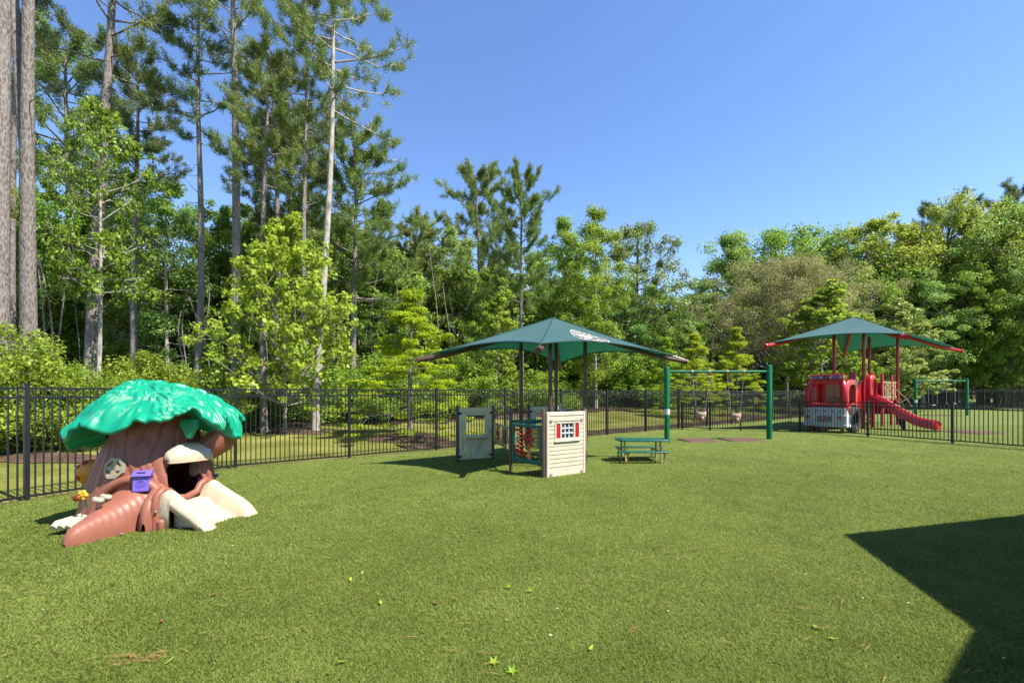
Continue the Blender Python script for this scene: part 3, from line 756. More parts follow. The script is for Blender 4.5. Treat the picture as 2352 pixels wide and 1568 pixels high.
# ------------------------------------------------------------------ building outside the frame whose roof shades the turf on the right
def roof_pt(x, y, h): return (x+.61*h, y-.32*h)
bd = thing('building', 'low brick building with a deep flat eave beside the turf', 'building', (9, -2, 0))
HB = 3.5
out = [roof_pt(3.62, 4.93, HB), roof_pt(3.03, 2.96, HB), roof_pt(2.32, 2.42, HB)]
out += [(out[2][0]-.73*5, out[2][1]-.56*5), (1.5, -9), (26, -9), (26, 9.44)]
m = MB(); m.prism([(x, y, HB+.03) for x, y in out], (0, 0, .05)); m.build('roof', mat('white metal fascia', (.6, .6, .58), .5), bd, 0)
wallm = bpy.data.materials.new('red brick'); wallm.use_nodes = True
_b = wallm.node_tree.nodes['Principled BSDF']; _t = wallm.node_tree.nodes.new('ShaderNodeTexBrick'); _t.inputs['Color1'].default_value = (.25, .09, .06, 1); _t.inputs['Color2'].default_value = (.18, .065, .05, 1); _t.inputs['Mortar'].default_value = (.4, .38, .35, 1); _t.inputs['Scale'].default_value = 4
wallm.node_tree.links.new(_t.outputs[0], _b.inputs['Base Color']); _b.inputs['Roughness'].default_value = .85
inn = [(8.0, 3.2), (7.2, 1.0), (6.2, .3), (3.2, -2.4), (3.6, -8.6), (25.5, -8.6), (25.5, 7.8)]
m = MB(); m.prism([(x, y, -.05) for x, y in inn], (0, 0, HB+.02)); m.build('wall', wallm, bd, 0)

# ------------------------------------------------------------------ fabric shade canopies
def fabric_mat(name, c):
    m, N, L, b = new_mat(name)
    tc = N.new('ShaderNodeTexCoord'); no = N.new('ShaderNodeTexNoise'); no.inputs['Scale'].default_value = 1.4; no.inputs['Detail'].default_value = 6
    wv = N.new('ShaderNodeTexWave'); wv.inputs['Scale'].default_value = 40; wv.inputs['Distortion'].default_value = 1.5
    L.new(tc.outputs['Object'], no.inputs['Vector']); L.new(tc.outputs['Object'], wv.inputs['Vector'])
    r = N.new('ShaderNodeValToRGB'); e = r.color_ramp.elements
    e[0].position = .3; e[0].color = (*[x*.85 for x in c], 1); e[1].position = .7; e[1].color = (*[x*1.15 for x in c], 1)
    L.new(no.outputs['Fac'], r.inputs[0]); L.new(r.outputs[0], b.inputs['Base Color'])
    b.inputs['Roughness'].default_value = .75; b.inputs['Sheen Weight'].default_value = .35; b.inputs['Sheen Roughness'].default_value = .4; b.inputs['Sheen Tint'].default_value = (.6, .85, .9, 1)
    bp = N.new('ShaderNodeBump'); bp.inputs['Strength'].default_value = .12; bp.inputs['Distance'].default_value = .004; L.new(wv.outputs['Fac'], bp.inputs['Height']); L.new(bp.outputs[0], b.inputs['Normal'])
    t = N.new('ShaderNodeBsdfTranslucent'); t.inputs['Color'].default_value = (.003, .14, .075, 1)
    mx = N.new('ShaderNodeMixShader'); mx.inputs[0].default_value = .2
    L.new(b.outputs[0], mx.inputs[1]); L.new(t.outputs[0], mx.inputs[2]); L.new(mx.outputs[0], N['Material Output'].inputs[0])
    return m
M['fabric'] = fabric_mat('green shade fabric', (.017, .068, .057))
M['seam'] = mat('dark green seam tape', (.018, .07, .065), .8, .2)
def canopy(label, tips, apex, cols, pole_mat, cr, arm_r, inset=.9, sag=.1, part_prefix=''):
    A = Vector(apex); T = [Vector(t) for t in tips]; cen = sum(T, Vector())/4
    th = thing('shade_canopy', label, 'shade canopy', (cen.x, cen.y, gf(cen.x, cen.y)))
    def P(i, s, t):
        a = A.lerp(T[i], inset); b = A.lerp(T[(i+1) % 4], inset)
        e = a.lerp(b, s); k = 4*s*(1-s); mid = Vector((cen.x, cen.y, e.z))
        e = e+(mid-e).normalized()*(a-b).length*sag*k+Vector((0, 0, .05*(a-b).length*k))
        p = e.lerp(A, t); p.z -= .05*math.sin(PI*t)*(a-b).length*.35*(.35+.65*k)
        return p
    m = MB()
    for i in range(4): m.grid([[P(i, s/16, t/12) for s in range(17)] for t in range(13)])
    fo = m.build('fabric', M['fabric'], th, 30)
    me = fo.data
    bm = bmesh.new(); bm.from_mesh(me); bmesh.ops.remove_doubles(bm, verts=bm.verts, dist=.002); bmesh.ops.recalc_face_normals(bm, faces=bm.faces); bm.to_mesh(me); bm.free()
    me.set_sharp_from_angle(angle=math.radians(8))
    for i in range(4): q = MB(); q.tube([P(i, 0, t/12)+Vector((0, 0, .004)) for t in range(13)], .011, 5); q.build('seam', M['seam'], fo)
    hem = MB()
    for i in range(4): hem.tube([P(i, s/16, 0) for s in range(17)], .018, 6)
    hem.build('hem', M['fabric'], fo)
    for i in range(4):
        a = MB(); q0 = A-Vector((0, 0, .16)); d = (T[i]-A).normalized()
        q1 = T[i]; a.tube([q0, A.lerp(T[i], .5)-Vector((0, 0, .10+arm_r)), A.lerp(T[i], .8)-Vector((0, 0, .075+arm_r)), q1-Vector((0, 0, .05))], arm_r, 10)
        arm = a.build('arm', pole_mat, th)
        c = MB(); c.tube([q1-Vector((0, 0, .05))-d*.02, q1-Vector((0, 0, .05))+d*.03], arm_r*1.25, 12); c.build('cap', pole_mat, arm)
        k = MB(); k.tube([P(i, 0, 0), q1+Vector((0, 0, .0))], .004, 5); k.build('cable', M['chain'], arm)
    for (x, y) in cols:
        f = 1-min((Vector((x, y))-Vector((cen.x, cen.y))).length/((T[0]-T[2]).length*.5), 1)
        zt = cen.z+(A.z-cen.z)*f-.13
        c = MB(); c.tube([(x, y, gf(x, y)-.05), (x, y, zt)], cr, 14); c.build('column', pole_mat, th)
        c = MB(); c.tube([(x, y, gf(x, y)), (x, y, gf(x, y)+.015)], cr*1.7, 14); c.build('base_collar', pole_mat, th)
    return th, P, fo
K1 = .75
def tip(x, y, K): s = K/(900-y); return (( x-1176)*s, F_PX*s, 1.6+K)
t1 = [tip(962, 821, K1), tip(1237, 797, K1), tip(1575, 825, K1), tip(1287, 842, K1)]
cc = (.95, 10.3)
cols1 = []
for f, t in zip((.25, .3, .235, .3), t1): cols1.append((cc[0]+f*(t[0]-cc[0]), cc[1]+f*(t[1]-cc[1])))
can1, P1f, fab1 = canopy('dark green fabric shade canopy with a round cream emblem on brown posts', t1, W(1271, 729, 10.35), cols1, M['brown_post'], .043, .05)
# emblem on the right front panel
def emblem(P, i, s0, t0, R, parent):
    h = 1e-3; p0 = P(i, s0, t0); du = (P(i, s0+h, t0)-p0)/h; dv = (P(i, s0, t0+h)-p0)/h
    n = du.cross(dv).normalized()
    if n.z < 0: n = -n
    ex = du.normalized(); ey = n.cross(ex)
    if ey.dot(dv) < 0: ey = -ey
    def pt(a, b):     # metres in the panel plane -> on the fabric
        v = ex*a+ey*b; G = Matrix(((du.dot(du), du.dot(dv)), (du.dot(dv), dv.dot(dv)))).inverted()
        r = G @ Vector((v.dot(du), v.dot(dv))); return P(i, s0+r[0], t0+r[1])+n*.012
    m = MB()
    def strip(f, n_):
        m.grid([[pt(*f(k/n_, 0)) for k in range(n_+1)], [pt(*f(k/n_, 1)) for k in range(n_+1)]])
    def ring(r0, r1, a0=0, a1=2*PI, n_=48): strip(lambda q, e: ((r0+(r1-r0)*e)*math.cos(a0+(a1-a0)*q), (r0+(r1-r0)*e)*math.sin(a0+(a1-a0)*q)), n_)
    ring(.94*R, R); ring(.57*R, .62*R)
    rr = random.Random(3)
    for a0, a1, cnt in ((PI*.02, PI*.98, 9), (PI*1.12, PI*1.88, 8)):     # lettering band, too worn to read
        for k in range(cnt):
            a = a0+(a1-a0)*(k+.5)/cnt; w_ = (a1-a0)/cnt*.27
            ring(.68*R, .74*R, a-w_, a+w_, 4); ring(.82*R, .88*R, a-w_, a+w_*(.3+.7*rr.random()), 4)
            ring(.70*R, .86*R, a-w_, a-w_*.45, 2)
            if k % 2: ring(.70*R, .86*R, a+w_*.45, a+w_, 2)
    body = [(-.45, .15), (-.3, .3), (-.1, .36), (.1, .33), (.2, .2), (.36, .16), (.42, .02), (.25, -.06), (.2, -.22), (-.02, -.3), (-.2, -.22), (-.28, -.02), (-.42, .02)]
    vs = [pt(.04*R, .02*R)]+[pt(a*R*1.15, b*R*1.15) for a, b in body]; k = len(body)
    m.add(vs, [(0, 1+j, 1+(j+1) % k) for j in range(k)])
    for yb in (-.42, -.5): strip(lambda q, e: ((q-.5)*1.0*R, (yb+.04*e)*R-.1*R*math.cos((q-.5)*PI)), 10)
    return m.build('emblem', M['print_cream'], parent, 0)
emblem(P1f, 1, .505, .275, .42, fab1)
K2 = 2.06
t2 = [tip(1759, 791, K2), tip(2081, 770, K2), tip(2206, 803, K2), tip(1938, 815, K2)]
cols2 = [(14.34, 20.2), (14.96, 19.3), (18.4, 21.65), (17.8, 22.6)]
can2, P2f, fab2 = canopy('dark green fabric shade canopy on red posts over the fire truck', t2, W(1963, 727, 20.95), cols2, M['red_post'], .063, .085, .93, .11)

# ------------------------------------------------------------------ play panels under the canopy
pp = thing('play_panel_set', 'ring of play panels on brown posts under the emblem canopy', 'play structure', (.5, 10, 0))
PO = {1: (-1.28, 10.6), 2: (-.46, 11.0), 3: (-.025, 9.0), 4: (.57, 8.26), 5: (1.40, 8.82), 7: (.44, 12.0), 8: (1.30, 12.4), 9: (1.76, 10.8)}
for k, (x, y) in PO.items():
    m = MB(); m.post(x, y, gf(x, y)-.05, 1.3, .036, 14); m.build('post', M['brown_post'], pp)
def frame_of(a, b):
    A = Vector((*PO[a], 0)); B = Vector((*PO[b], 0)); d = (B-A).normalized(); n = Vector((d.y, -d.x, 0))
    if n.y > 0: n = -n
    return A, B, d, n, (B-A).length
def pbox(m, A, d, n, u0, u1, z0, z1, o0, o1):
    c = A+d*((u0+u1)/2)+n*((o0+o1)/2); c.z = (z0+z1)/2
    m.box(c, (u1-u0, abs(o1-o0), z1-z0), math.atan2(d.y, d.x)); return m
def planked_panel(a, b, z0, z1, ledge=True, win=True):
    A, B, d, n, L = frame_of(a, b); u0, u1 = .045, L-.045; zb = gf(*PO[a])
    m = MB(); c = .12
    wx0, wx1, wz0, wz1 = u0+.2*(u1-u0), u0+.79*(u1-u0), z0+.47*(z1-z0), z0+.85*(z1-z0)
    for q in ((u0, u0+c*.8, z0, z1), (u1-c*.8, u1, z0, z1), (u0+c*.8, u1-c*.8, z1-.09, z1), (u0+c*.8, u1-c*.8, z0, z0+.06)): pbox(m, A, d, n, *q, -.025, .025)
    if win:
        for q in ((wx0-.02, wx0, wz0, wz1), (wx1, wx1+.02, wz0, wz1), (wx0-.02, wx1+.02, wz1, wz1+.02), (wx0-.02, wx1+.02, wz0-.02, wz0)): pbox(m, A, d, n, *q, -.03, .03)
    P = m.build('window_panel', M['sage'], pp, 0, bevel=.006)
    x0, x1 = u0+c*.8, u1-c*.8; N_ = 9
    for k in range(N_):
        a0 = x0+(x1-x0)*k/N_+.003; a1 = x0+(x1-x0)*(k+1)/N_-.003
        segs = [(z0+.06, z1-.09)]
        if win and a1 > wx0 and a0 < wx1: segs = [(z0+.06, wz0-.02), (wz1+.02, z1-.09)]
        for s0, s1 in segs:
            if win and (a0 < wx0-.02 < a1) : a1 = wx0-.02
            if win and (a0 < wx1+.02 < a1) : a0 = wx1+.02
            if a1-a0 < .01: continue
            q = MB(); pbox(q, A, d, n, a0, a1, s0, s1, -.016, .016); q.build('plank', M['sage'], P, 0)
    if ledge:
        q = MB(); pbox(q, A, d, n, wx0-.03, wx1+.03, wz0-.075, wz0-.02, .03, .11); q.build('ledge', M['sage'], pp, 0, bevel=.015)
        q = MB(); pbox(q, A, d, n, u0+.02, u1-.02, wz0-.06, wz0-.03, .026, .036); q.build('moulding', M['sage'], pp, 0)
    for u, z in ((u0+.02, z1-.13), (u1-.02, z1-.13), (u0+.02, z0+.07), (u1-.02, z0+.07)):
        q = MB(); pbox(q, A, d, n, u-.04, u+.035, z-.025, z+.025, .027, .04); q.build('bracket', M['black'], pp, 0, bevel=.004)
    for k in range(3):
        for j in range(2):
            q = MB(); pbox(q, A, d, n, u0+.25+.18*k, u0+.265+.18*k, z0+.2+.14*j, z0+.225+.14*j, .0165, .019); q.build('slot', M['olive'], pp, 0)
planked_panel(1, 2, .025, 1.235)
planked_panel(7, 8, .10, 1.22, ledge=False)
# cream siding panel with window
A, B, d, n, L = frame_of(4, 5); u0, u1 = .045, L-.01
z0, z1 = .035, 1.235
m = MB()
for q in ((u0, u0+.055, z0, z1), (u1-.055, u1, z0, z1), (u0+.055, u1-.055, z1-.075, z1), (u0+.055, u1-.055, z0, z0+.1)): pbox(m, A, d, n, *q, -.005, .055)
sp = m.build('siding_panel', M['siding'], pp, 0, bevel=.012)
wu0, wu1, wz0, wz1 = u0+.185, u0+.80, .70, 1.045
NBd = 12; zz = [z0+.1+(z1-.18-z0-.1)*k/NBd for k in range(NBd+1)]
for k in range(NBd):
    b0, b1 = zz[k]+.006, zz[k+1]-.006
    segs = [(u0+.057, u1-.057)]
    if b1 > wz0 and b0 < wz1: segs = [(u0+.057, wu0), (wu1, u1-.057)]
    for s0, s1 in segs:
        q = MB(); pbox(q, A, d, n, s0, s1, b0, b1, .006, .047); q.build('siding_board', M['siding'], sp, 0, bevel=.003)
q = MB(); pbox(q, A, d, n, u0+.057, u1-.057, z1-.172, z1-.085, .006, .05); q.build('siding_board', M['siding'], sp, 0, bevel=.004)
q = MB(); pbox(q, A, d, n, u0+.05, u1-.05, z0+.03, z1-.03, -.02, -.006)
# window: frame, shutters, muntins
wn = MB()
for q4 in ((wu0, wu0+.03, wz0, wz1), (wu0+.125, wu0+.16, wz0, wz1), (wu1-.16, wu1-.125, wz0, wz1), (wu1-.03, wu1, wz0, wz1), (wu0+.03, wu1-.03, wz1-.025, wz1), (wu0+.03, wu1-.03, wz0, wz0+.045)): pbox(wn, A, d, n, *q4, .0, .062)
wo = wn.build('window', M['siding'], pp, 0, bevel=.004)
q = MB(); pbox(q, A, d, n, wu0-.015, wu1+.005, wz0-.02, wz0, .0, .078); q.build('sill', M['siding'], wo, 0, bevel=.006)
for s0, s1 in ((wu0+.032, wu0+.123), (wu1-.123, wu1-.032)):
    q = MB(); pbox(q, A, d, n, s0, s1, wz0+.047, wz1-.027, .02, .05); q.build('shutter', M['shutter_red'], wo, 0, bevel=.003)
for k in (1, 2):
    u = wu0+.16+(wu1-wu0-.32)*k/3; q = MB(); pbox(q, A, d, n, u-.011, u+.011, wz0+.045, wz1-.025, .02, .042); q.build('muntin', M['white'], wo, 0)
    z = wz0+.045+(wz1-wz0-.07)*k/3; q = MB(); pbox(q, A, d, n, wu0+.16, wu1-.16, z-.012, z+.012, .012, .05); q.build('muntin', M['white'], wo, 0)
for u, z in ((u0+.1, z1-.15), (u1-.1, z1-.15), (u0+.1, z0+.07), (u1-.1, z0+.07)):
    c = A+d*u+n*.056; c.z = z
    q = MB(); q.tube([c, c+n*.012], .032, 14); bo = q.build('bolt_boss', M['siding'], pp)
    q = MB(); q.tube([c+n*.0122, c+n*.018], .016, 8); q.build('bolt', M['chain'], bo)
# abacus panel
A, B, d, n, L = frame_of(3, 4)
u0, u1 = .06, L-.03; z0, z1 = .25, .99
m = MB(); m_ = []
for q4 in ((u0, u0+.06, z0, z1), (u1-.06, u1, z0, z1), (u0+.06, u1-.06, z1-.06, z1), (u0+.06, u1-.06, z0, z0+.08)): pbox(m, A, d, n, *q4, -.025, .025)
ab = m.build('abacus_frame', M['teal'], pp, 0, bevel=.01)
bead = MB(); bead.sphere((0, 0, 0), (.029, .029, .027), 12, 8)
br, by = bead.mesh('bead', M['bead_red'], 80), bead.mesh('bead', M['yellow'], 80)
inv = WM[pp.name].inverted()
rowsb = ["RRR...RRRYY", "..R.RRRRRYY", "....RRRRRRY", "..R..RRRRYY", "RRR.R..RYYY", "RRRRRYY....", "RR.RRRYY..Y"]
for k, rowp in enumerate(rowsb):
    z = z1-.1-.078*k-.02
    q = MB(); c0 = A+d*(u0+.06); c1 = A+d*(u1-.06); c0.z = c1.z = z; q.tube([c0, c1], .008, 8); q.build('rod', M['tan'], ab)
    for j, ch in enumerate(rowp):
        if ch == '.': continue
        p = A+d*(u0+.085+j*.0605); p.z = z
        link_mesh('bead', br if ch == 'R' else by, ab, inv @ p)
for u in (u0+.03, u1-.03):
    for z in np.linspace(z0+.08, z1-.04, 8):
        c = A+d*u+n*.026; c.z = z; q = MB(); q.sphere(c, .007, 6, 4); q.build('rivet', M['chain'], ab)
# flower cut-out barrier between the left panel and the abacus
A, B, d, n, L = frame_of(2, 3)
m = MB()
for q4 in ((.07, L-.07, .86, .885), (.07, L-.07, .43, .46)): pbox(m, A, d, n, *q4, -.015, .015)
pbox(m, A, d, n, .12, .16, .46, .86, -.01, .01); pbox(m, A, d, n, L-.16, L-.12, .46, .86, -.01, .01)
fb = m.build('flower_barrier', M['olive'], pp, 0)
for cu in (.62, 1.42):
    c = A+d*cu; c.z = .66
    for a in range(6):
        p = c+d*.11*math.cos(a*PI/3)+Vector((0, 0, .11*math.sin(a*PI/3))); q = MB(); q.tube([p-n*.008, p+n*.008], .058, 14); q.build('petal', M['darkred'], fb)
    q = MB(); q.tube([c-n*.01, c+n*.01], .06, 14); q.build('flower_centre', M['darkred'], fb)
    q = MB()
    for e in ((-.3, -.25), (.25, .3)): pbox(q, A, d, n, cu+e[0], cu+e[1], .47, .85, -.01, .01)
    pbox(q, A, d, n, cu-.25, cu+.25, .47, .51, -.01, .01); pbox(q, A, d, n, cu-.25, cu+.25, .81, .85, -.01, .01); q.build('cut_out_rim', M['olive'], fb, 0)
# counter, wheel and back panels inside the ring
m = MB(); m.tube([(.35, 10.05, .93), (.35, 10.05, .985)], .36, 28); m.build('play_table', M['teal'], pp)
m = MB(); m.tube([(.35, 10.05, 0), (.35, 10.05, .93)], .06, 12); m.build('table_leg', M['brown_post'], pp)
A, B, d, n, L = frame_of(5, 9)
m = MB(); pbox(m, A, d, n, .05, L-.05, .3, 1.21, -.025, .025); m.build('back_panel', M['olive'], pp, 0, bevel=.01)
A, B, d, n, L = frame_of(8, 9)
m = MB(); pbox(m, A, d, n, .06, L-.06, .35, .62, -.02, .02); bp_ = m.build('picture_panel', M['purple'], pp, 0)
q = MB(); pbox(q, A, d, n, .15, .5, .62, 1.15, -.02, .02); q.build('blue_tile', M['blue'], bp_, 0)
q = MB(); pbox(q, A, d, n, .52, 1.0, .62, 1.15, -.02, .02); q.build('teal_tile', M['teal'], bp_, 0)
q = MB(); pbox(q, A, d, n, 1.02, L-.08, .62, 1.15, -.02, .02); q.build('white_tile', M['white'], bp_, 0)

# ------------------------------------------------------------------ toddler picnic table
pt = thing('picnic_table', 'small green toddler picnic table with tan legs on the turf', 'picnic table', (2.95, 10.25, gf(2.95, 10.25)))
gz = gf(2.95, 10.2)
def slab(name, x0, x1, y0, y1, z, t, r, parent, m_, sk=0.0):
    cx, cy = (x0+x1)/2, (y0+y1)/2; hx, hy = (x1-x0)/2, (y1-y0)/2; poly = []
    for sx, sy, a0 in ((1, 1, 0), (-1, 1, 90), (-1, -1, 180), (1, -1, 270)):
        for k in range(5):
            a = math.radians(a0+k*22.5); X_ = sx*(hx-r)+r*math.cos(a); Y_ = sy*(hy-r)+r*math.sin(a); poly.append((cx+X_+sk*Y_, cy+Y_, z))
    q = MB(); q.prism(poly, (0, 0, t)); return q.build(name, m_, parent, 40, bevel=.006)
slab('tabletop', 2.38, 3.52, 10.02, 10.62, gz+.455, .035, .09, pt, M['teal'])
for u in (2.46, 3.44):
    q = MB(); q.box((u, 10.32, gz+.491), (.07, .16, .003)); q.build('grip_slot', M['ink'], pt, 0)
slab('bench', 2.30, 3.42, 9.80, 9.98, gz+.235, .03, .06, pt, M['teal'])
slab('bench', 2.46, 3.58, 10.70, 10.88, gz+.235, .03, .06, pt, M['teal'])
for u in (2.52, 3.32):
    for q4 in (((u, 10.18, gz+.455), (u+.02, 10.12, gz), 'leg'), ((u, 10.46, gz+.455), (u+.02, 10.56, gz), 'leg')):
        q = MB(); q.tube([q4[0], q4[1]], .02, 10); lg = q.build('leg', M['tan'], pt); q = MB(); q.sphere((q4[1][0], q4[1][1], gz+.008), .03, 8, 5); q.build('foot', M['tan'], lg)
    q = MB(); q.bar((u+.01, 9.84, gz+.22), (u+.01, 10.84, gz+.22), .035, .03); q.build('cross_bar', M['tan'], pt, 0)
    for yb in (9.89, 10.79):
        q = MB(); q.tube([(u+.01, yb, gz+.22), (u+.0, yb, gz)], .018, 8); q.build('leg', M['tan'], pt)

# ------------------------------------------------------------------ swing sets, seats and mats
def swing_set(label, x0, x1, y0, y1, H, beam, r, hang):
    th = thing('swing_frame', label, 'swing frame', ((x0+x1)/2, (y0+y1)/2, gf((x0+x1)/2, y0)))
    for x, y in ((x0, y0), (x1, y1)):
        q = MB(); q.post(x, y, gf(x, y)-.05, gf(x, y)+H, r, 18); po = q.build('post', M['green_post'], th)
        if x == x0:
            q = MB(); q.tube([(x, y, gf(x, y)+H*.355), (x, y, gf(x, y)+H*.43)], r+.003, 18, False); q.build('sticker', M['sticker'], po)
    q = MB(); q.tube([(x0, y0, beam), (x1, y1, beam)], r*.55, 14); q.build('beam', M['green_post'], th)
    for t in hang:
        x, y = x0+(x1-x0)*t, y0+(y1-y0)*t
        q = MB(); q.tube([(x-.035, y, beam), (x+.035, y, beam)], r*.55+.012, 14); q.tube([(x, y, beam-r*.5), (x, y, beam-r*.5-.08)], .018, 8); q.build('hanger', M['swing_seat'], th)
    return th
def chain_link(big=1.0):
    q = MB(); P = []
    for k in range(10):
        a = 2*PI*k/9; P.append((.011*big*math.cos(a), 0, .024*big*math.sin(a)))
    q.tube(P, .0045*big, 4, False); return q.mesh('chain_link', M['chain'], 80)
def chain(parent, a, b, lm, step):
    a, b = Vector(a), Vector(b); n_ = int((b-a).length/step); i_ = WM[parent.name].inverted(); m = MB()
    for k in range(n_):
        p = a.lerp(b, (k+.5)/n_); R = Matrix.Rotation(PI/2*(k % 2)+.4, 3, 'Z')
        m.add([Vector(R @ v.co)+p for v in lm.vertices], [tuple(f.vertices) for f in lm.polygons])
    return m.build('chain', M['chain'], parent, 80)
YS = 15.1
xs0, xs1 = px(1532, YS), px(1767, YS); bz = pz(853, YS)
hang_px = (1590, 1629, 1670.5, 1708)
swing_set('green single beam swing frame on the near turf with two bucket swings', xs0, xs1, YS, YS, 2.47, bz, .085, [(h-1532)/235 for h in hang_px])
cl = chain_link(.9)
def bucket(label, c, a0, a1):
    th = thing('bucket_swing', label, 'swing', c, 0, 'bucket swings on the near frame')
    c = Vector(c); m = MB(); P = []
    for z, rx, ry in ((.13, .155, .12), (.05, .16, .125), (-.02, .15, .115), (-.09, .12, .09)):
        P.append([c+Vector((rx*math.cos(2*PI*k/24), ry*math.sin(2*PI*k/24), z+(.02*math.cos(2*PI*k/12) if z > .1 else 0))) for k in range(25)])
    m.grid(P); m.grid([[p+(c-p)*Vector((.12, .12, 0)).length for p in r] for r in P][::-1])
    st = m.build('seat', M['swing_seat'], th, 60); s_ = st.modifiers.new('solid', 'SOLIDIFY'); s_.thickness = .012
    m = MB(); m.tube([c+Vector((.155*math.cos(2*PI*k/24), .12*math.sin(2*PI*k/24), .13+.02*math.cos(2*PI*k/12))) for k in range(25)], .014, 8, False); m.build('rim', M['swing_seat'], th, 60)
    for s in (-1, 1):      # leg straps: front-to-back loops that leave the leg holes open
        m = MB(); m.tube([c+Vector((s*.12, -.08, -.05)), c+Vector((s*.105, -.07, -.13)), c+Vector((s*.06, -.05, -.175)), c+Vector((s*.02, -.05, -.16))], .014, 8); m.build('strap', M['swing_seat'], th, 60)
    m = MB(); m.grid([[c+Vector((x, y, z)) for x in (-.05, 0, .05)] for y, z in ((-.115, -.02), (-.1, -.1), (-.06, -.165), (0, -.185), (.06, -.165), (.1, -.08))]); cr_ = m.build('crotch_strap', M['swing_seat'], th, 60); s_ = cr_.modifiers.new('solid', 'SOLIDIFY'); s_.thickness = .02
    for s, top in ((-1, a0), (1, a1)):
        chain(th, c+Vector((s*.15, 0, .13)), top, cl, .044)
    return th
bz2 = bz-.12
bucket('left tan bucket swing, over the left rubber mat', (px(1610, YS), YS, pz(954, YS)), (px(1590, YS), YS, bz2), (px(1629, YS), YS, bz2))
bucket('right tan bucket swing, turned a little, in front of the lime cypress', (px(1690, YS), YS, pz(957, YS)), (px(1670.5, YS), YS, bz2), (px(1708, YS), YS, bz2))
YF = 30.2
xf0, xf1 = px(2103, YF), px(2221, YF); bzf = pz(874, YF)
swing_set('distant green swing frame with two belt swings right of the fire truck', xf0, xf1, YF, YF, 2.45, bzf, .085, (.25, .42, .60, .77))
def belt(label, x0, x1, zt, zs, Y):
    th = thing('belt_swing', label, 'swing', ((x0+x1)/2, Y, zs), 0, 'belt swings on the distant frame'); c0 = Vector(((x0+x1)/2, Y, zs)); hw = (x1-x0)/2
    m = MB(); P = []
    for k in range(9):
        q = -1+k/4; P.append([c0+Vector((hw*q, y, .10*q*q)) for y in (-.08, .08)])
    m.grid(P); b_ = m.build('seat', M['white'], th, 60); s_ = b_.modifiers.new('solid', 'SOLIDIFY'); s_.thickness = .02
    for s in (-1, 1): q = MB(); q.tube([c0+Vector((s*hw, 0, .1)), (c0.x+s*hw, Y, zt)], .012, 5); q.build('chain', M['chain'], th)
belt('left belt swing on the distant green frame', xf0+.25*(xf1-xf0), xf0+.42*(xf1-xf0), bzf-.1, pz(930, YF), YF)
belt('right belt swing on the distant green frame', xf0+.60*(xf1-xf0), xf0+.77*(xf1-xf0), bzf-.1, pz(930, YF), YF)
def rubber_mat(label, x0, x1, y0, y1, rz=0):
    cx, cy = (x0+x1)/2, (y0+y1)/2; zg = gf(cx, cy)
    th = MB(); hx, hy = (x1-x0)/2, (y1-y0)/2; R = Matrix.Rotation(rz, 3, 'Z'); L0 = []
    for k, z in ((1, -.02), (1, .012), (.88, .04)):
        L0.append([Vector((cx, cy, zg+z))+R @ Vector((a*hx*k, b*hy*k, 0)) for a, b in ((-1, -1), (1, -1), (1, 1), (-1, 1), (-1, -1))])
    th.grid(L0); n_ = len(th.v); th.add([L0[2][i] for i in range(4)], [(0, 1, 2, 3)])
    o = th.build('rubber_mat', M['mat_rubber'], None, 0); tag(o, label, 'mat', 'rubber wear mats')
rubber_mat('red brown rubber mat under the left bucket swing', px(1607, 14.8)-.5, px(1607, 14.8)+.5, 14.35, 15.3)
rubber_mat('red brown rubber mat under the right bucket swing', px(1704, 14.8)-.55, px(1704, 14.8)+.55, 14.35, 15.3)
rubber_mat('red brown rubber mat at the end of the red slide', 17.0, 18.5, 16.9, 18.3, .3)
rubber_mat('faint rubber mat under the distant swings', xf0+.9, xf0+2.6, 29.7, 30.8)
# ------------------------------------------------------------------ moulded plastic treehouse
M['bark_plastic'] = mat('brown moulded plastic', (.34, .122, .077), .45, .35, .05, 4)
M['leaf_plastic'] = mat('green moulded plastic', (.004, .35, .185), .36, .42, .05, 5)
def leafy_mat():
    m = M['leaf_plastic']; N = m.node_tree.nodes; L = m.node_tree.links; b = N['Principled BSDF']
    at = N.new('ShaderNodeAttribute'); at.attribute_name = 'edge'
    src = b.inputs['Base Color'].links[0].from_socket
    no = N.new('ShaderNodeTexNoise'); no.inputs['Scale'].default_value = 5
    mu = N.new('ShaderNodeMath'); mu.operation = 'MULTIPLY'; L.new(at.outputs['Fac'], mu.inputs[0])
    mr = N.new('ShaderNodeMapRange'); mr.inputs['From Min'].default_value = .42; mr.inputs['From Max'].default_value = .6; L.new(no.outputs['Fac'], mr.inputs['Value']); L.new(mr.outputs[0], mu.inputs[1])
    mx = N.new('ShaderNodeMix'); mx.data_type = 'RGBA'; mx.inputs['B'].default_value = (.30, .40, .27, 1)
    L.new(mu.outputs[0], mx.inputs['Factor']); L.new(src, mx.inputs['A']); L.new(mx.outputs['Result'], b.inputs['Base Color'])
leafy_mat()
TX, TY = -4.70, 5.95; TG = gf(TX, TY)
tr = thing('treehouse', 'brown plastic tree trunk playhouse with a glossy green leaf roof and cream slide', 'playhouse', (TX, TY, TG))
Zk = [-.03, .10, .32, .557, .80, 1.05, 1.25, 1.5]; RX = [.84, .82, .75, .70, .61, .50, .47, .5]; RY = [.66, .64, .60, .56, .52, .44, .42, .42]; CX = [-4.70, -4.70, -4.72, -4.70, -4.68, -4.66, -4.66, -4.66]
